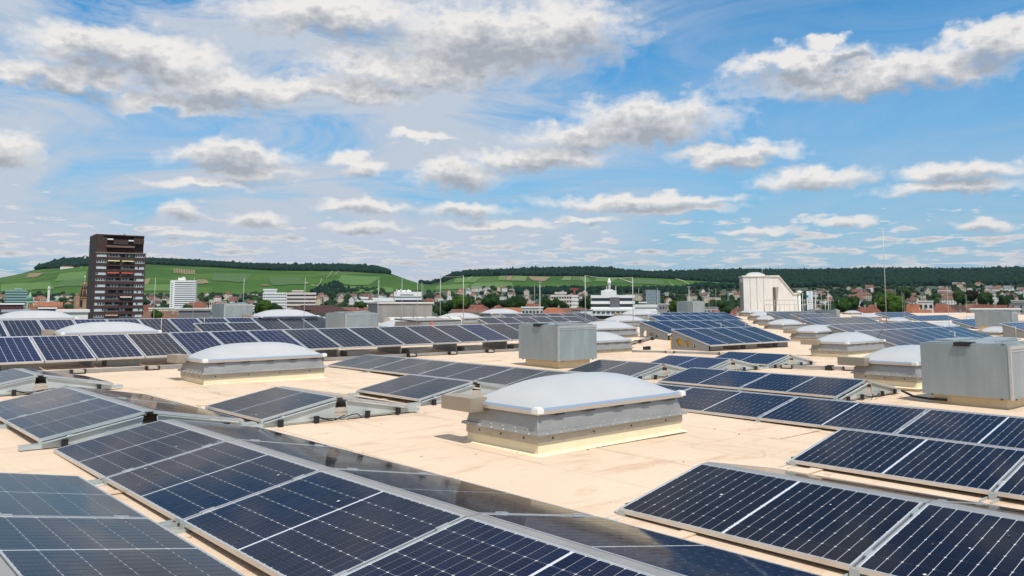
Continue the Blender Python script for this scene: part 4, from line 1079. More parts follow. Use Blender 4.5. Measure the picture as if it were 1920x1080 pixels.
def town(n, u0, u1, y0, y1, walls, roofs, big=0.15, smin=.8):
    for _ in range(n):
        u = rng.uniform(u0, u1); y = rng.uniform(y0, y1); w = w_at(u, y + (9 * FX / 1400) * .6); w = min(w, 2480)
        p = land(u, w); p.z += 2.0; kind = rng.choice(['gable', 'gable', 'hip', 'flat'], p=[.45, .15, .27, .13])
        L, B, H, RH = [(12, 10, 6, 4.5), (15, 10, 8.7, 5), (18, 11, 8.7, 4.5), (10, 9, 5.8, 4)][rng.integers(4)]
        if rng.random() < big: L, B, H = L * 1.6, B * 1.2, H + 2.9; kind = 'flat' if rng.random() < .5 else 'hip'
        wl = walls[rng.integers(len(walls))]; rf = roofs[rng.integers(len(roofs))]
        if kind == 'flat': rf = 'grey'
        yy = 566 - (p.z + 5 - EYE) * FX / w
        base = f"{wl} house with {rf} {'flat' if kind == 'flat' else 'hipped' if kind == 'hip' else 'gabled'} roof {where(u, yy)}"
        build_house((p.x, p.y, p.z), rng.choice([0, math.pi / 2]) + rng.uniform(-.35, .35) - math.atan2(p.x, p.y), kind, L, B, H, RH, wl, rf, uniq(base, u))
R_ = ['red tiled', 'faded red', 'dark brown', 'brown', 'orange tiled', 'grey']
town(26, -30, 160, 553, 572, ['white', 'cream', 'pale grey', 'white'], R_)
town(30, 268, 480, 551, 570, ['white', 'cream', 'white'], R_)
town(26, 590, 740, 552, 570, ['white', 'cream', 'pinkish'], R_)
town(44, 790, 1110, 545, 572, ['white', 'cream', 'pinkish', 'white'], R_)
town(10, 860, 960, 526, 540, ['white', 'white', 'cream'], ['red tiled', 'grey', 'brown'], 0)
town(16, 1095, 1390, 545, 572, ['white', 'cream'], R_)
town(74, 1525, 1960, 540, 580, ['white', 'cream', 'white', 'pinkish', 'white'], ['red tiled', 'faded red', 'brown', 'red tiled', 'grey', 'dark brown'])
town(16, 1740, 1960, 533, 546, ['white', 'white', 'cream'], ['grey', 'brown', 'red tiled'], 0)
# the front belt: the nearest roofs of the old town seen over the parapet
def front(px, ytop, d, L, B, H, RH, kind, wall, roof, lab, yaw=0, cat='house'):
    if px > 1500 or px < 300: L *= .66; B *= .8
    yaw = yaw + rng.uniform(-.5, .5) + (math.pi / 2 if rng.random() < .3 else 0)
    p, r = site(px, 566, d, yaw); zt_ = (566 - ytop) * d / FX + EYE
    return build_house((p.x, p.y, zt_ - H - RH), r, kind, L, B, H, RH, wall, roof, lab, 'front row of town roofs', cat)
for q in [
 (1037, 576.5, 430, 17, 13, 9, 5, 'hip', 'cream', 'orange tiled', 'bright orange hipped roof left of the banded block with the mast'),
 (1075, 578, 450, 16, 12, 9, 5, 'gable', 'pale grey', 'brown', 'brown roof between the orange hipped roof and the banded block'),
 (1055, 573, 560, 20, 12, 9, 5, 'hip', 'cream', 'dark brown', 'dark brown roof behind the bright orange hipped roof'),
 (1092, 582, 420, 7, 9, 7, .1, 'flat', 'white', 'grey', 'small white gable wall at the left foot of the banded block'),
 (968, 577, 480, 20, 12, 9, 4, 'gable', 'cream', 'orange tiled', 'orange roof left of the grey lamp post'),
 (905, 571, 640, 36, 13, 10, 5, 'hip', 'cream', 'red tiled', 'long red roof above the domes, left of the lamp post'),
 (880, 580, 420, 18, 12, 9, 3, 'gable', 'pinkish', 'faded red', 'faded red roof right of the smoke hatch'),
 (928, 578, 430, 22, 12, 9, 3, 'gable', 'white', 'brown', 'long brown roof just over the domes in the middle'),
 (1003, 569, 620, 34, 12, 9, 4, 'hip', 'pinkish', 'red tiled', 'red tiled roof left of the pink-white balcony block'),
 (655, 580, 330, 20, 12, 10, 5, 'gable', 'cream', 'red tiled', 'red roof at the right end of the dark hipped roof'),
 (695, 576, 420, 30, 12, 10, 4, 'gable', 'pinkish', 'brown', 'long brown roof below the low white row'),
 (1385, 578, 480, 26, 13, 9, 5, 'gable', 'pinkish', 'red tiled', 'red roof left of the stair tower'),
 (1352, 582, 430, 18, 12, 9, 5, 'hip', 'cream', 'red tiled', 'red hipped roof with small chimney near the left foot of the stair tower'),
 (1530, 574, 420, 12, 10, 8, 4, 'gable', 'cream', 'red tiled', 'small red roof behind the railing by the pylon sign'),
 (1615, 576, 420, 13, 12, 8, 5, 'hip', 'pinkish', 'red tiled', 'red hipped roof left of the tall mast, nearer one'),
 (1634, 572, 400, 14, 12, 8, 5, 'hip', 'cream', 'red tiled', 'red brown hipped roof left of the tall mast, larger one'),
 (1703, 572, 420, 16, 11, 8, 5, 'gable', 'cream', 'orange tiled', 'orange roof right beside the two close rods'),
 (1727, 583, 360, 11, 10, 8, 5, 'gable', 'cream', 'orange tiled', 'pointed orange gable peeking over the far solar rows', ),
 (1714, 575, 430, 12, 10, 8, 4, 'gable', 'white', 'faded red', 'white gable house with faded roof right of the orange one'),
 (1765, 570, 430, 18, 11, 8, 5, 'hip', 'white', 'red tiled', 'red hipped roof right of the white cubic villa'),
 (1790, 573, 450, 22, 11, 8, 5, 'hip', 'cream', 'dark brown', 'dark brown hipped roof right of the red one near the villa'),
 (1822, 571, 450, 20, 11, 8, 5, 'hip', 'pinkish', 'brown', 'broad brown hipped roof above the far right rows'),
 (1855, 574, 420, 24, 12, 8, 5, 'gable', 'cream', 'red tiled', 'bright red long roof near the right edge'),
 (1880, 577, 420, 14, 12, 8, 5, 'gable', 'white', 'red tiled', 'red gable roof with white gable near the right edge'),
 (1845, 572, 520, 20, 12, 8, 5, 'hip', 'cream', 'dark brown', 'dark roof between brown and red roofs near the right edge'),
 (1793, 587, 330, 9, 8, 7, 2, 'gable', 'white', 'grey', 'small white house with square window just over the far right rows'),
 (1912, 571, 520, 14, 12, 12, .1, 'flat', 'pale grey', 'grey', 'pale apartment block at the right edge'),
 (100, 583, 330, 18, 14, 10, 5, 'hip', 'cream', 'red tiled', 'red roof left of the low white flat building'),
 (70, 572, 420, 34, 14, 10, 5, 'hip', 'cream', 'brown', 'broad brown red roof right of the green spire'),
 (115, 573, 420, 16, 12, 10, 6, 'gable', 'cream', 'red tiled', 'orange red tiled roof left of the sandstone church tower'),
 (45, 578, 380, 14, 14, 8, 4, 'hip', 'pale grey', 'grey', 'blue grey hipped roof below the green spire'),
 (90, 565, 620, 30, 12, 9, 3, 'gable', 'white', 'orange tiled', 'long orange roof behind the green spire'),
 (140, 578, 400, 20, 13, 9, 4, 'gable', 'cream', 'red tiled', 'red roof at the foot of the sandstone church tower'),
 (275, 571, 600, 26, 12, 9, 5, 'gable', 'pinkish', 'red tiled', 'red roof right of the brown tower'),
 (305, 587, 300, 22, 13, 9, 4, 'hip', 'cream', 'brown', 'brown roof right of the brown tower low over the panels'),
 (328, 589, 300, 9, 9, 7, 4, 'gable', 'cream', 'brown', 'small cream gable with brown roof by the grey wall block'),
 (300, 583, 420, 30, 12, 9, 3, 'gable', 'cream', 'brown', 'long brown roof between the brown tower and the white hotel'),
 (372, 566, 640, 14, 12, 10, 5, 'gable', 'cream', 'red tiled', 'red gabled roof just right of the white hotel'),
]:
    front(*q)
def boxbld(px0, px1, ytop, d, depth, lab, name='town_building', cat='building', m=None, base=None, yaw=0):
    """plain body; returns root, metres per pixel, ground z offset, height"""
    p, r = site((px0 + px1) / 2, 566, d, yaw); z0 = -18 if base is None else base; k = d / FX
    o = thing(name, lab, cat, (p.x, p.y, z0), r); w = (px1 - px0) * k; H = (566 - ytop) * k + EYE - z0
    return o, k, w, H
def body(o, w, depth, H, m, nm='wall'):
    mb = MB(); mb.box(-w / 2, w / 2, 0, depth, 0, H); return obj(nm, mb, m, o)
M_spw = mat('white_spandrel', rough=.7, fn=varied((.74, .73, .70), (.80, .79, .77), .3, vec=wpos))
# white hotel tower
o, k, w, H = boxbld(320, 364, 524.5, 1100, 18, 'white slab hotel tower with dark horizontal window bands in front of the vineyard hill', 'hotel_tower', 'tower block', yaw=-.12)
body(o, w - .6, 18, H - .3, M_glassd, 'window_wall'); 
for i in range(13):
    mb = MB(); z = H - .6 - i * 2.85; mb.box(-w / 2 + 5.5, w / 2, -.5, .0, z - 1.7, z); obj('spandrel', mb, M_spw, o)
mb = MB(); mb.box(-w / 2 - .2, -w / 2 + 1.2, -.55, 18.2, 0, H); mb.box(-w / 2 + 2.8, -w / 2 + 5.6, -.55, .0, 0, H); mb.box(-w / 2 + 1.2, -w / 2 + 2.8, -.3, 0, H - 2, H); mb.box(-w / 2 + 1.2, w / 2, -.52, 18.2, H - .3, H + .5); mb.box(w / 2, w / 2 + .3, -.5, 18.2, 0, H)
for i in range(13): z = H - 2.0 - i * 2.85; mb.box(-w / 2 + 1.2, -w / 2 + 2.8, -.5, 0, z - 1.4, z)
obj('white_frame', mb, M_spw, o)
mb = MB(); mb.box(-w / 2 + 9, -w / 2 + 18, 3, 12, H + .5, H + 3.8); mb.box(-w / 2 + 14, -w / 2 + 17, 5, 9, H + 3.8, H + 5); obj('roof_house', mb, M_white, o)
# brown residential tower
M_brown = mat('brown_cladding', rough=.7, fn=varied((.045, .022, .016), (.065, .032, .023), .4, vec=wpos))
M_brown_shade = mat('brown_cladding_shaded', rough=.75, fn=varied((.035, .020, .017), (.050, .027, .022), .4, vec=wpos))  # darker copy of the cladding, shade of the side wall painted in
d = 370; k = d / FX; p, r = site(174.5, 566, d, .14)
bt = thing('brown_tower_block', 'tall dark brown residential tower with white window strips and balconies at the left', 'tower block', (p.x, p.y, -18), r)
wd = 88 * k; HT = (566 - 471) * k + 18 + EYE; HP = (566 - 436) * k + 18 + EYE
mb = MB(); mb.box(0, wd, .9, 19, 0, HT); obj('core', mb, M_brown_shade, bt)
mb = MB(); mb.box(-.1, .0, .0, 19.2, 0, HP); obj('side_wall', mb, M_brown_shade, bt)
mb = MB(); mb.box(0, wd - 4.0 * k, 3.2, 18.5, HT, HP); mb.box(0, 3, .5, 19, HT, HP); mb.box(wd - 9 * k, wd - 1.5 * k, 4, 16, HT, HP - 14 * k); obj('penthouse', mb, M_brown, bt)
mb = MB(); mb.box(0, wd - 3 * k, .7, 3.2, HP - .5, HP); mb.box(0, 20 * k, 1.2, 3.2, HT, HP); mb.box(wd - 22 * k, wd - 3 * k, 1.2, 3.2, HT + 4.5, HP); mb.box(31 * k, 57 * k, 1.5, 3.2, HP - 18 * k, HP - 9 * k); obj('penthouse_wall', mb, M_brown, bt)
mb = MB(); mb.box(19 * k, 68 * k, .2, 3.1, HP - 24 * k, HP - 22 * k); obj('awning', mb, mat('salmon_awning', (.52, .24, .15), .8), bt)
mb = MB(); mb.box(19 * k, 68 * k, .0, .4, HP - 22 * k, HP - 21.2 * k); obj('awning_edge', mb, M_curb, bt)
mb = MB(); mb.box(-.0, wd + .2, -.25, 1.0, HT - .3, HT + .25); obj('parapet', mb, mat('parapet_trim', (.22, .15, .12), .6), bt)
for (a, b, hh) in [(8, 13, 6.5), (20, 30, 7.5), (57, 66, 9)]:
    mb = MB(); mb.box(a * k, b * k, 1.15, 1.2, HP - (hh + 2.6) * k, HP - hh * k); obj('window', mb, M_spw, bt)
for i, x in enumerate((8, 52, 70)): mb = MB(); mb.box(x * k, (x + 2) * k, 6, 8, HP, HP + 1.5 * k * (2 if i == 1 else 1)); obj('chimney', mb, M_brown_shade, bt)
fl = 11.45 * k; aw = {1: (.60, .55, .25), 3: (.50, .10, .05), 7: (.62, .50, .40), 10: (.50, .26, .18)}
M_wf = mat('white_frame', (.70, .72, .72), .5); M_blind = mat('pale_blind', (.50, .55, .56), .5)
for f in range(19):
    z1 = HT - .35 - f * fl; z0 = z1 - fl
    if z0 < 0: break
    mb = MB(); mb.box(0, wd, 0, .9, z0, z0 + fl * .42); obj('parapet_band', mb, M_brown, bt)
    mb = MB(); mb.box(0, 2.2 * k, 0, .9, z0 + fl * .42, z1); mb.box(wd - 1.6 * k, wd, 0, .9, z0 + fl * .42, z1); mb.box(19.5 * k, 21 * k, 0, .9, z0 + fl * .42, z1); mb.box(68 * k, 69.5 * k, 0, .9, z0 + fl * .42, z1); mb.box(43.5 * k, 45 * k, .3, .9, z0 + fl * .42, z1)
    mb.box(2.2 * k, wd - 1.6 * k, 0, .9, z1 - fl * .07, z1); obj('pier', mb, M_brown, bt)
    for (a, b, nn) in ((2.4, 19.3, 4), (69.7, 86.2, 4)):
        fr = MB(); fr.box(a * k, b * k, .25, .3, z0 + fl * .43, z0 + fl * .91)
        w_ = obj('window', fr, M_wf, bt)
        dk_ = rng.random() < .3
        for q in range(nn):
            g_ = MB(); s_ = (b - a) / nn; g_.box((a + q * s_ + .45) * k, (a + (q + 1) * s_ - .45) * k, .235, .248, z0 + fl * .49, z0 + fl * .86)
            obj('pane', g_, M_glassd if (dk_ or rng.random() < .3) else M_blind, w_)
    for (a, b) in ((21.2, 43.3), (45.2, 67.8)):
        for q in range(4):
            x = a + (b - a) * (q + .15) / 4; g_ = MB(); g_.box(x * k, (x + 3.6) * k, .80, .89, z0 + fl * .45, z0 + fl * .90)
            if rng.random() < .75: obj('balcony_window', g_, M_pane if rng.random() < .5 else M_blind, bt)
        g_ = MB(); g_.box(a * k, b * k, .02, .06, z0 + fl * .43, z0 + fl * .52)
        if rng.random() < .5: obj('balcony_railing', g_, M_rack, bt)
    if f in aw:
        rr = [(21.5, 42), (46, 67)] if f in (1, 3) else [(45.5, 66)] if f == 7 else [(21.5, 43)]
        for a, b in rr:
            g_ = MB(); g_.prism([(-.9, z1 - fl * .30), (.5, z1 - fl * .10), (.5, z1 - fl * .07), (-.9, z1 - fl * .26)], lambda u, v, t: (t, u, v), a * k, b * k); obj('balcony_awning', g_, mat('awning_%d' % f, aw[f], .8), bt)
# sandstone gothic church tower
M_sand = mat('sandstone', rough=.9, fn=varied((.26, .15, .08), (.42, .27, .15), .5, 7, vec=wpos, bp=(.6, .3)))
d = 560; k = d / FX; p, r = site(157, 566, d, .1)
ch = thing('church_tower', 'ornate reddish sandstone church tower with a stepped crown, half behind the brown tower', 'church tower', (p.x, p.y, -18), r); Z = lambda y: (566 - y) * k + EYE + 18
mb = MB(); a = 12 * k; mb.box(-a, a, -a, a, 0, Z(557)); obj('lower_tower', mb, M_sand, ch)
mb = MB()
for sx in (-1, 1):
    for sy in (-1, 1): mb.box(sx * a - 1.2, sx * a + 1.2, sy * a - 1.2, sy * a + 1.2, 0, Z(553)); mb.tube((sx * a, sy * a, Z(553)), (sx * a, sy * a, Z(548)), .9, 6, r1=.1)
obj('corner_buttress', mb, M_sand, ch)
mb = MB(); mb.box(-a - .4, a + .4, -a - .4, a + .4, Z(557), Z(555.8)); obj('gallery', mb, M_sand, ch)
b = 7.5 * k; mb = MB(); mb.tube((0, 0, Z(556)), (0, 0, Z(543)), b, 8, r1=b * .92); obj('octagon_stage', mb, M_sand, ch)
mb = MB(); mb.tube((0, 0, Z(543)), (0, 0, Z(542)), b * 1.12, 8); mb.tube((0, 0, Z(542)), (0, 0, Z(534)), b * .72, 8, r1=b * .62); mb.tube((0, 0, Z(534)), (0, 0, Z(533.3)), b * .8, 8); mb.tube((0, 0, Z(533.3)), (0, 0, Z(527)), b * .45, 8, r1=b * .22); mb.tube((0, 0, Z(527)), (0, 0, Z(523)), b * .22, 6, r1=.15); obj('crown', mb, M_sand, ch)
mb = MB()
for t in range(8):
    c, s_ = math.cos(t * math.pi / 4 + .39), math.sin(t * math.pi / 4 + .39); mb.tube((c * b, s_ * b, Z(556)), (c * b, s_ * b, Z(541)), .45, 5, r1=.1); mb.tube((c * b * .72, s_ * b * .72, Z(542)), (c * b * .7, s_ * b * .7, Z(532)), .35, 5, r1=.05)
obj('pinnacle', mb, M_sand, ch)
for t in range(8):
    ang = t * math.pi / 4; mb = MB(); M4 = Matrix.Rotation(ang, 4, 'Z')
    mb.box(-.75, .75, -b * .985, -b * .90, Z(553), Z(545), M=M4); mb.box(-.5, .5, -b * .70, -b * .60, Z(540.5), Z(535.5), M=M4); obj('arched_opening', mb, M_fin, ch)
mb = MB()
for s_ in (-.45, .45):
    mb.box(s_ * a - .8, s_ * a + .8, -a - .04, -a + .1, Z(574), Z(560)); mb.box(-a - .04, -a + .1, s_ * a - .8, s_ * a + .8, Z(574), Z(560))
obj('belfry_opening', mb, M_fin, ch)
mb = MB(); mb.tube((0, 0, Z(523)), (0, 0, Z(519)), .12, 5); mb.box(-.5, .5, -.2, .2, Z(517.5), Z(515.2)); obj('tower_figure', mb, M_white, ch)
# green spire church
M_copper = mat('green_copper', rough=.6, fn=varied((.14, .36, .25), (.24, .48, .35), .6, vec=wpos))
d = 520; k = d / FX; p, r = site(56, 566, d, .2); Z = lambda y: (566 - y) * k + EYE + 18
gs = thing('spire_church', 'white church tower with a pointed green copper spire', 'church tower', (p.x, p.y, -18), r)
mb = MB(); a = 6 * k; mb.box(-a, a, -a, a, 0, Z(566)); obj('tower_wall', mb, mat('render_cream'), gs)
mb = MB(); mb.tube((0, 0, Z(565.6)), (0, 0, Z(563)), a * 1.35, 8, r1=a * 1.0); mb.tube((0, 0, Z(563)), (0, 0, Z(545.5)), a * 1.0, 8, r1=.1); mb.tube((0, 0, Z(545.5)), (0, 0, Z(542)), .1, 5); obj('spire', mb, M_copper, gs)
for s_ in (-.5, 0, .5):
    mb = MB(); mb.box(s_ * a - .4, s_ * a + .4, -a - .05, -a, Z(575), Z(568.5)); obj('window', mb, mat('roof_red_tiled'), gs)
d = 640; k = d / FX; p, r = site(105.5, 566, d); Z = lambda y: (566 - y) * k + EYE + 18
g2 = thing('ridge_turret', 'tiny green spirelet on a grey roof left of the sandstone church tower', 'church turret', (p.x, p.y, -18), r)
mb = MB(); mb.box(-1.3, 1.3, -1.3, 1.3, 0, Z(563)); obj('turret_wall', mb, M_greyc, g2); mb = MB(); mb.tube((0, 0, Z(563)), (0, 0, Z(556)), 1.6, 6, r1=.05); obj('spirelet', mb, M_copper, g2)
d = 1500; k = d / FX; p, r = site(90.5, 566, d); Z = lambda y: (566 - y) * k + EYE + 18
g3 = thing('white_church_tower', 'slim white church tower at the hill foot, right of the green spire', 'church tower', (p.x, p.y, -18), r)
mb = MB(); mb.box(-1.9, 1.9, -1.9, 1.9, 0, Z(537)); obj('tower_wall', mb, M_white, g3); mb = MB(); mb.box(-1.4, 1.4, -1.4, 1.4, Z(537), Z(534.5)); obj('belfry', mb, M_white, g3)
mb = MB(); mb.box(-.6, .6, -1.95, -1.9, Z(542), Z(538.5)); obj('opening', mb, M_fin, g3)
# banded office blocks
def banded(px0, px1, ytop, d, depth, lab, floors, band, glass, name='office_block', yaw=0, cols=0, fh=3.5, top=None, cat='office block', bf=.5):
    o, k, w, H = boxbld(px0, px1, ytop, d, depth, lab, name, cat, yaw=yaw)
    body(o, w - .5, depth, H - .3, glass, 'window_wall')
    for i in range(floors):
        z = H - i * fh; mb = MB(); mb.box(-w / 2, w / 2, -.45, -.0, z - fh * bf, z); mb.box(-w / 2 - .3, -w / 2, -.45, depth, z - fh * bf, z); mb.box(w / 2, w / 2 + .3, -.45, depth, z - fh * bf, z); obj('floor_band', mb, band, o)
    for i in range(cols):
        x = -w / 2 + i * w / max(cols - 1, 1); mb = MB(); mb.box(x - .3, x + .3, -.4, .01, H - floors * fh, H - .1); obj('column', mb, band, o)
    return o, k, w, H
M_pkw = mat('pinkish_band', rough=.8, fn=varied((.60, .50, .45), (.68, .58, .52), .3, vec=wpos))
M_ggl = mat('green_glass', (.05, .14, .13), .12, coat=.6); M_gband = mat('pale_green_band', (.30, .44, .40), .4)
banded(14, 47, 542.5, 900, 16, 'green glass office block with pale bands left of the green spire', 8, M_gband, M_ggl, fh=2.9, yaw=.1, bf=.4)
banded(27, 38, 538.5, 906, 8, 'small plant storey on top of the green glass office block', 1, M_gband, M_ggl, name='plant_storey', fh=3)
banded(495, 536, 547.5, 700, 18, 'white office block with a regular grid of square windows', 9, M_spw, M_glassd, cols=12, fh=2.4, yaw=.08, bf=.45)
banded(536, 591, 547.5, 715, 18, 'pinkish office block with long dark window bands right of the grid-fronted one', 6, M_pkw, M_glassd, fh=3.3, yaw=.05, bf=.55)
banded(494, 518, 540.5, 725, 10, 'white upper storey behind the grid-fronted block roof', 1, M_spw, M_white, name='roof_storey', fh=3)
banded(548, 568, 543, 730, 10, 'pinkish stepped roof storey of the banded block', 1, M_pkw, M_pkw, name='roof_storey', fh=2.5)
banded(1033, 1072, 553, 620, 16, 'pinkish white block with rows of balconies and many columns', 6, M_pkw, M_glassd, cols=9, fh=2.9, yaw=.05, cat='apartment block', bf=.45)
banded(1072, 1084, 553.5, 624, 16, 'cream stair end wall attached to the pinkish balcony block', 7, M_white, M_white, fh=2.9, cat='apartment block')
banded(1041, 1062, 547.5, 628, 8, 'roof storey of the pinkish balcony block', 1, M_pkw, M_white, name='roof_storey', fh=3)
o, k, w, H = banded(1109, 1188, 553.5, 430, 22, 'large white banded office block with a grey wall panel and an antenna mast on top', 9, M_spw, M_glassd, fh=3.15, yaw=-.04, bf=.48)
mb = MB(); mb.box(-w / 2 + 35 * k, -w / 2 + 53 * k, -.7, -.46, H - 22 * k, H - 4 * k); obj('grey_panel', mb, mat('slate_panel', (.13, .13, .145), .6), o)
mb = MB(); mb.box(-w / 2 - 3 * k, w / 2 + 3 * k, -3, -.8, H - 38 * k, H - 26 * k); mb.box(-w / 2 - .0, w / 2 + 3 * k, -3.4, -3.05, H - 29 * k, H - 26 * k); obj('front_wing', mb, M_spw, o)
for q in range(9):
    mb = MB(); x = -w / 2 + (2 + q * 9) * k; mb.box(x, x + 6 * k, -3.46, -3.41 if False else -3.01, H - 32.5 * k, H - 30.5 * k); obj('window', mb, M_glassd, o)
mb = MB(); mb.box(-w / 2 + 18 * k, -w / 2 + 46 * k, 2, 12, H, H + 9 * k); mb.box(-w / 2 + 24 * k, -w / 2 + 40 * k, 3, 9, H + 9 * k, H + 10.5 * k); rh = obj('roof_house', mb, M_spw, o)
mb = MB(); x = -w / 2 + 33 * k; mb.tube((x, 5, H + 9 * k), (x, 5, H + 32 * k), .9, 8, r1=.5); mb.tube((x, 5, H + 20 * k), (x, 5, H + 27 * k), .95, 8); mb.box(x - 5 * k, x - 4 * k, 4, 4.4, H + 10 * k, H + 17 * k); mb.box(x + 12 * k, x + 13 * k, 4, 4.4, H + 10 * k, H + 17 * k)
obj('antenna_mast', mb, M_white, rh)
mb = MB()
for q in range(10): x = -w / 2 + (28 + q * 1.5) * k; mb.tube((x, 4.5, H + 9 * k), (x, 4.5, H + (12 + (q * 7) % 5) * k), .2, 5)
obj('antenna', mb, M_fin, rh)
banded(1188, 1231, 571, 470, 14, 'long low white wing right of the banded block', 3, M_spw, M_spw, fh=3.4)
banded(1199, 1212, 566, 560, 10, 'low dark block with white roof edges left of the patterned glass block', 2, M_spw, M_glassd, fh=3.2, bf=.3)
# patterned glass block
o, k, w, H = boxbld(1211, 1231, 544, 800, 14, 'blue grey glass block with an irregular white lattice pattern', 'glass_block', 'office block', yaw=.25)
body(o, w, 14, H, mat('blue_glass', (.07, .11, .14), .15, coat=.5), 'glass_wall'); mb = MB(); r2 = random.Random(4)
for q in range(9):
    for j in range(9):
        x = -w / 2 + (q + .5 * (j % 2)) * w / 9; z = H - (j + 1) * 2.9; mb.box(x, x + .35, -.12, -.0, z, z + 2.9); 
    
for j in range(10): mb.box(-w / 2, w / 2, -.15, -.121, H - j * 2.9 - .15, H - j * 2.9)
obj('lattice', mb, mat('lattice_white', (.50, .54, .56), .5), o)
mb = MB(); mb.box(w / 2, w / 2 + 9 * k, 2, 13, 0, H - .3); wg = obj('side_wing', mb, mat('blue_glass'), o)
mb = MB()
for q in range(4): mb.box(w / 2 + q * 3 * k * .75, w / 2 + q * 3 * k * .75 + .3, 1.9, 1.99, 4, H - .5)
for j in range(8): mb.box(w / 2, w / 2 + 9 * k, 1.85, 1.89, H - 1 - j * 2.9, H - .8 - j * 2.9)
obj('lattice', mb, mat('lattice_white'), wg)
# signed white building
o, k, w, H = banded(741, 790, 546.5, 520, 18, 'white building with a red logo sign on its top left corner', 6, M_spw, M_glassd, fh=3.3, yaw=.05, bf=.58)
mb = MB(); mb.box(-w / 2 - 2 * k, w / 2, -1, 12, H - 9 * k, H); mb.box(-w / 2 + 5 * k, -w / 2 + 30 * k, 2, 8, H, H + 3 * k); us_ = obj('upper_storey', mb, M_spw, o)
mb = MB(); mb.box(-w / 2 + 9 * k, -w / 2 + 34 * k, -1.06, -1.01, H - 6.6 * k, H - 5.0 * k); mb.box(-w / 2 + 9 * k, -w / 2 + 12 * k, 1.9, 1.99, H + .6 * k, H + 2 * k); mb.box(-w / 2 + 20 * k, -w / 2 + 22 * k, 1.9, 1.99, H + .6 * k, H + 2 * k); obj('window', mb, M_glassd, us_)
mb = MB(); mb.box(-w / 2 - 1.7 * k, -w / 2 + 4.6 * k, -1.12, -1.01, H - 7.6 * k, H + .2 * k); sp = obj('sign_board', mb, mat('sign_white'), us_)
mb = MB(); x = -w / 2 + .3 * k; z = H - 1.4 * k; u = .42 * k      # a red S-shaped mark with a dot, and a small wordmark bar
mb.box(x, x + 5 * u, -1.17, -1.125, z - u, z); mb.box(x, x + u, -1.17, -1.125, z - 3 * u, z - u); mb.box(x + u, x + 5 * u, -1.17, -1.125, z - 3 * u, z - 2 * u); mb.box(x + 4 * u, x + 5 * u, -1.17, -1.125, z - 5 * u, z - 3 * u); mb.box(x, x + 4 * u, -1.17, -1.125, z - 5 * u, z - 4 * u); mb.box(x + 1.5 * u, x + 3.5 * u, -1.17, -1.125, z + .4 * u, z + 1.6 * u)
mb.box(x - u, x + 6 * u, -1.17, -1.125, z - 8.5 * u, z - 7.2 * u); obj('red_logo', mb, mat('logo_red', (.70, .03, .02), .5), us_)
mb = MB()
for x in (3, 11, 25): mb.tube((-w / 2 + x * k, 5, H), (-w / 2 + x * k, 5, H + 5 * k), .25, 5)
obj('antenna', mb, M_white, us_)
banded(700, 738, 557.5, 640, 16, 'row of white boxy volumes left of the signed white building', 2, M_spw, M_spw, fh=6, cols=0)
for i in range(5):
    pass
banded(671, 700, 562, 560, 16, 'low white office with two window bands behind the dark hipped roof', 4, M_spw, M_glassd, fh=3.3, bf=.5)
banded(677, 690, 556, 600, 8, 'small white upper storey above the low white office', 1, M_spw, M_white, name='roof_storey', fh=3)
# dark hipped roof hall
d = 260; k = d / FX; p, r = site(601, 566, d, .12); z0 = (566 - 592) * k + EYE - 8
hp = thing('hipped_hall', 'big dark red brown hipped roof with cream walls behind the second long row', 'large house', (p.x, p.y, z0), r)
mb = MB(); w = 128 * k; mb.box(-w / 2, w / 2, 0, 16, 0, 8 + 9 * k * .6); obj('wall', mb, WM['cream'], hp)
mb = MB(); mb.hippo(-w / 2, w / 2, 0, 16, 8 + 5.4 * k, 15.5 * k, 0, 6.5, .8); rf = obj('roof', mb, mat('dark_red_tiles', rough=.8, fn=varied((.035, .012, .010), (.065, .024, .018), .8, 7, vec=wpos)), hp)
mb = MB(); mb.hippo(-w / 2 + 25 * k, -w / 2 + 48 * k, 1.5, 9, 8 + 12 * k, 9 * k, 0, 2.2); obj('dormer', mb, mat('dark_red_tiles'), rf)
for i in range(14):
    mb = MB(); x = -w / 2 + (4 + i * 9) * k; mb.box(x, x + 4 * k, -.05, 0, 8 + .2 * k, 8 + 4.2 * k); wn = obj('window', mb, M_wf, hp); mb = MB(); mb.box(x + .5 * k, x + 3.5 * k, -.08, -.051, 8 + .6 * k, 8 + 3.8 * k); obj('pane', mb, M_pane, wn)
# low flat buildings by the left edge and around
def flat(px0, px1, yt, d, dep, lab, m, mats2=None, wins=0, name='flat_building'):
    o, k, w, H = boxbld(px0, px1, yt, d, dep, lab, name, 'building'); body(o, w, dep, H, m)
    mb = MB(); mb.box(-w / 2 - .3, w / 2 + .3, -.3, dep + .3, H, H + .5); obj('roof_edge', mb, mats2 or m, o)
    for i in range(wins):
        x = -w / 2 + (i + .5) * w / wins; mb = MB(); mb.box(x - w / wins * .3, x + w / wins * .3, -.05, 0, H - 3.4, H - 1.5); obj('window', mb, M_glassd, o)
    return o
M_mar = mat('maroon_wall', rough=.7, fn=varied((.07, .022, .022), (.10, .032, .03), .4, vec=wpos))
flat(-12, 40, 569, 260, 16, 'flat maroon and dark block with pale window strip at the left edge', M_mar, M_spw, 7)
flat(10, 52, 583, 180, 10, 'pale blue grey low annex below the maroon block', mat('pale_blue_wall', (.34, .36, .42), .7), None, 3)
flat(76, 104, 577, 300, 12, 'dark flat roof block between the green spire and the church tower', mat('dark_flat', (.06, .05, .055), .7), M_spw, 4)
flat(112, 163, 583.5, 160, 14, 'low concrete parking deck with open storey left of the brown tower', M_precast, M_precast, 5)
flat(282, 336, 577, 520, 14, 'long beige block with a row of windows between brown tower and hotel', WM['cream'], M_spw, 12)
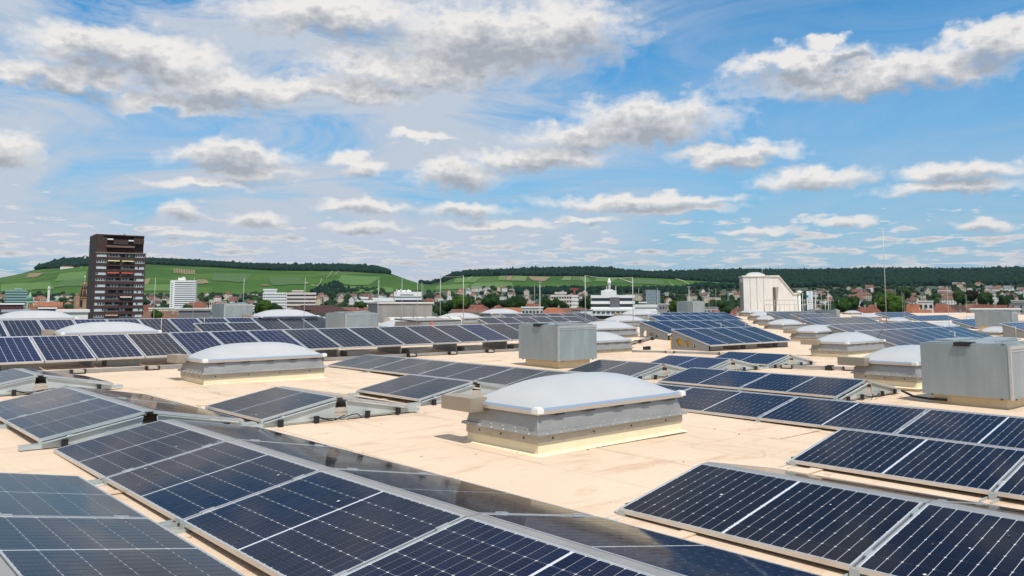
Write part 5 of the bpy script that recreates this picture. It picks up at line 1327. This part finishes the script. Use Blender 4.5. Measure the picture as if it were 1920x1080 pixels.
flat(338, 394, 581, 230, 12, 'grey windowless block left of the left zinc box', mat('grey_cladding', (.17, .16, .165), .7), M_greyc, 0)
flat(420, 500, 572.5, 480, 14, 'long pale low hall above the left zinc box', WM['cream'], M_spw, 16)
flat(393, 405, 562, 640, 12, 'small cream block right of the hotel', WM['cream'], M_spw, 3)
flat(405, 425, 564.5, 640, 12, 'small pink block right of the cream one', mat('pink_wall', (.62, .32, .26), .8), None, 4)
flat(336, 500, 578, 430, 16, 'long low hall with pale roof edge behind the left zinc box', mat('render_pale_grey'), M_spw, 20)
flat(978, 1018, 577, 420, 14, 'pale grey flat hall behind the grey lamp post', mat('render_pale_grey'), M_spw, 6)
flat(1250, 1345, 577.5, 520, 16, 'row of low grey flat roofs right of the long white wing', mat('render_pale_grey'), M_greyc, 14)
flat(1236, 1262, 571, 600, 14, 'brown grey block right of the patterned glass block', M_greyc, M_spw, 5)
flat(1825, 1905, 583, 260, 16, 'long pale flat roof edge above the far right rows', M_spw, M_precast, 10)
flat(1723, 1748, 567, 420, 12, 'white cubic villa with square windows among the red roofs', M_white, M_spw, 3, name='cubic_villa')
flat(1898, 1925, 566, 560, 14, 'pale apartment house with balconies at the right edge', WM['pale grey'], M_spw, 5)
for (a, b, yt, d, lab) in [(148, 163, 485.5, 3900, 'white inn with a little tower on top of the left hill'), (111, 133, 498.5, 3700, 'long pale terrace building just below the hilltop wood'), (1130, 1140, 541, 1700, 'white block half hidden behind the banded block roof house')]:
    p = land((a + b) / 2, min(w_at((a + b) / 2, yt + 3), 4200)); dd_ = math.hypot(p.x, p.y) / math.hypot(*hdir((a + b) / 2)); k = dd_ / FX; az = math.atan2(p.x, p.y)
    o = thing('hill_building', lab, 'building', tuple(p), -az); w = (b - a) * k
    mb = MB(); hh_ = (3.0 if a != 111 else 1.6) * k + 2; mb.box(-w / 2, w / 2, -12, 0, -5, hh_); obj('wall', mb, M_white, o)
    mb = MB(); mb.hippo(-w / 2, w / 2, -12, 0, hh_ + .02, 1.5 * k, 0, w * .15, .4); obj('roof', mb, RM['dark brown'] if a == 148 else RM['orange tiled'], o)
    if a == 148: mb = MB(); mb.box(-.1 * w, .1 * w, -14, -8, 0, 9 * k); obj('turret', mb, M_white, o)
# red crane-like mast and ridge pylon
p, r = site(1077.5, 566, 900); k = 900 / FX
o = thing('tower_crane', 'reddish tower crane behind the pinkish balcony block', 'crane', (p.x, p.y, -18), r); H = (566 - 545) * k + EYE + 18; mr = mat('crane_red', (.30, .06, .04), .6)
mb = MB(); mb.box(-1.2, 1.2, -1.2, 1.2, 0, H + 1); obj('mast', mb, mr, o); mb = MB(); mb.box(-9 * k, 8 * k, -.5, .5, H + 1, H + 2.6); obj('jib', mb, mr, o)
p = land(1124.5, 4250); o = thing('ridge_pylon', 'tiny antenna pylon standing on the wooded ridge', 'antenna mast', tuple(p), 0)
mb = MB(); mb.tube((0, 0, 0), (0, 0, 44), 1.3, 6, r1=.5); obj('pole', mb, M_rack, o)

# ------------------------------------------------------------------ individual trees
def tree_mesh(seed, conic=False):
    r = np.random.default_rng(seed); V = []; F = []
    lob = [(r.uniform(-.45, .45), r.uniform(-.45, .45), r.uniform(-.25, .45), r.uniform(.42, .62)) for _ in range(7)] + [(0, 0, 0, .68)]
    if conic: lob = [(0, 0, -.55 + i * .28, .55 - i * .095) for i in range(6)]
    for (x, y, z, s) in lob:
        i = len(V); v = IV * (1 + r.uniform(-.18, .18, (len(IV), 1))) * s * .88 + np.array([x, y, z]); V += [tuple(q) for q in v]; F += [tuple(int(a) + i for a in f) for f in IF]
    n = 620
    for _ in range(n):
        x, y, z, s = lob[r.integers(len(lob))]; d = r.normal(size=3); d /= np.linalg.norm(d); c = np.array([x, y, z]) + d * s * r.uniform(.80, 1.10)
        a = r.normal(size=3); a -= d * a.dot(d) * .6; a /= np.linalg.norm(a); b = np.cross(d, a); q = r.uniform(.05, .11); i = len(V)
        V += [tuple(c + a * q), tuple(c + b * q * .7), tuple(c - a * q), tuple(c - b * q * .7)]; F.append((i, i + 1, i + 2, i + 3))
    me = bpy.data.meshes.new('crown'); me.from_pydata(V, [], F); me.materials.append(M_crown); return me
CROWNS = [tree_mesh(s) for s in range(6)] + [tree_mesh(20, True)]
mb = MB(); mb.tube((0, 0, 0), (0, 0, 1), .5, 8, r1=.25)
for q in range(4): t = q * 1.6; mb.tube((0, 0, .6), (math.cos(t) * 1.6, math.sin(t) * 1.6, 1.25), .18, 5, r1=.06)
ME_trunk = mb.mesh('trunk', M_trunk)
def tree(px, py, d, R_t, kind, color, lab, ground=None):
    """crown centre at the photo point"""
    p = tip(d, px, py); gz_ = p.z - R_t * 1.5 if ground is None else ground
    o = thing('tree', lab, 'tree', (p.x, p.y, gz_), rng.uniform(0, 6), 'trees of the town')
    c = link('crown', CROWNS[kind], o, (0, 0, p.z - gz_)); s = R_t * 1.05; c.scale = (s, s, s * rng.uniform(.8, 1.0)); c.color = (*color, 1)
    t_ = link('trunk', ME_trunk, o); t_.scale = (R_t * .16, R_t * .16, max(1, p.z - gz_ - R_t * .2))
    return o
TC = [('dark green', (.8, .85, .9)), ('mid green', (1.2, 1.15, .9)), ('bright green', (1.9, 1.7, .8)), ('yellowish green', (2.4, 1.6, .7)), ('very dark', (.45, .45, .6)), ('purplish dark', (.9, .30, .45))]
def trees(n, u0, u1, y0, y1, cols, d0=None):
    for _ in range(n):
        u = rng.uniform(u0, u1); y = rng.uniform(y0, y1); nm, c = TC[cols[rng.integers(len(cols))]]
        if d0: w = rng.uniform(*d0); gz_ = None
        else: w = w_at(u, y + 4); gz_ = zt(u, w)
        R_t = rng.uniform(4.5, 8) * (1 if w < 1300 else 1.15)
        kind = int(rng.integers(6)) if rng.random() > .06 else 6
        sz = 'small' if R_t < 5.6 else 'large' if R_t > 7 else 'medium'
        if w > 2450: w = 2450
        tree(u, y, w, R_t, kind, tuple(q * rng.uniform(.85, 1.15) for q in c), uniq(f"{sz} {nm} {'conifer' if kind == 6 else 'tree'} {where(u, y)}", u), gz_)
trees(22, -20, 160, 552, 568, [0, 1, 0]); trees(26, 270, 500, 552, 568, [0, 1, 0, 2]); trees(20, 590, 745, 548, 562, [0, 1, 0]); trees(26, 790, 1030, 548, 570, [0, 0, 1]); trees(14, 1085, 1110, 556, 574, [0, 1])
trees(38, 1235, 1395, 545, 574, [0, 0, 4, 1]); trees(64, 1480, 1930, 540, 578, [0, 1, 0, 2, 4]); trees(12, 1480, 1930, 534, 545, [0, 0, 1]); trees(34, 1500, 1940, 564, 580, [0, 0, 1, 2])
for (px, py, d, R_t, kd, ci, lab) in [
 (862, 573, 430, 5.4, 0, 2, 'bright green bushy tree right of the concrete block'), (850, 574, 450, 5.0, 1, 0, 'dark green tree left of the bright bushy one'), (872, 570, 460, 5.2, 2, 1, 'mid green tree right of the bright bushy one'), (838, 577, 450, 4.0, 3, 0, 'small dark tree right of the concrete block'),
 (918, 566, 620, 8.5, 2, 0, 'broad dark tree above the domes in the middle'), (955, 572, 560, 6, 3, 0, 'dark tree left of the pointed grey lamp post'), (975, 570, 560, 6.2, 4, 0, 'second dark tree left of the grey lamp post'), (1022, 573, 500, 5, 5, 0, 'dark round tree in front of the pinkish balcony block'), (1043, 573, 500, 5, 0, 0, 'dark tree in front of the balcony block, right one'), (1058, 575, 500, 3.6, 1, 0, 'small dark tree below the balcony block'), (1100, 570, 480, 5, 2, 0, 'dark tree against the left side of the banded block'),
 (937, 583, 300, 1.8, 3, 3, 'small yellowish green tree over the slate rows'),
 (500, 578, 300, 3.8, 4, 2, 'green tree at the left end of the dark hipped roof'), (488, 581, 320, 3.8, 5, 1, 'green tree farther left of the dark hipped roof'), (515, 583, 300, 3.0, 0, 0, 'dark tree touching the dark hipped roof'), (352, 578, 520, 3.6, 1, 1, 'small green tree in front of the white hotel'), (293, 591, 200, 1.8, 2, 2, 'small green tree at the foot of a rod right of the brown tower'), (675, 575, 420, 4, 3, 1, 'green tree at the right end of the dark hipped roof'),
 (1262, 577, 480, 4.4, 4, 2, 'bright green tree above the ribbed zinc box, left one'), (1275, 575, 520, 5.0, 5, 3, 'yellowish green tree left of the small ribbed zinc box'), (1360, 585, 300, 1.9, 0, 0, 'small dark round tree at the foot of the stair tower'), (1349, 571, 640, 5.0, 1, 1, 'green tree left of the stair tower among dark ones'),
 (1585, 571, 560, 6, 2, 2, 'bright green tree right of the pylon sign railing'), (1580, 577, 520, 4.6, 3, 1, 'mid green tree low right of the railing'), (1600, 568, 620, 6, 4, 1, 'mid green tree between railing and red hipped roofs'), (1655, 573, 420, 5.6, 5, 2, 'bright green round tree left of the tall mast'), (1668, 570, 420, 6.4, 0, 2, 'bright green tree right of the tall mast'), (1683, 575, 400, 5.0, 1, 2, 'bright green tree beside the two close rods'),
 (1800, 560, 900, 10, 2, 1, 'broad green tree above the red roofs right of the villa'), (1820, 556, 900, 9, 3, 5, 'purplish dark beech above the brown roofs'), (1845, 562, 800, 9, 4, 1, 'broad green tree above the bright red long roof'), (1885, 568, 620, 7, 5, 0, 'dark tree in front of the pale apartment block'), (1650, 562, 800, 9, 0, 1, 'broad tree behind the bright green ones at the mast'), (1652, 552, 1100, 10, 4, 4, 'very dark tree high above the mast foot'), (1695, 553, 1000, 10, 1, 1, 'broad tree in the middle slope right of the mast')]:
    tree(px, py, d, R_t, kd, TC[ci][1], lab)

# ------------------------------------------------------------------ render defaults
S.render.engine = 'CYCLES'

# ------------------------------------------------------------------ the air
hm = bpy.data.materials.new('haze'); hm.use_nodes = True; h = NT(hm.node_tree); h.n.clear()
vp = h.new('ShaderNodeVolumePrincipled'); vp.inputs['Density'].default_value = 1.5e-5; vp.inputs['Color'].default_value = (.55, .76, 1, 1); vp.inputs['Anisotropy'].default_value = .2
ho = h.new('ShaderNodeOutputMaterial'); h.l.new(vp.outputs[0], ho.inputs['Volume'])
mb = MB(); mb.box(-31000, 31000, -31000, 31000, -20.5, 320); obj('haze', mb, hm, kind='stuff')
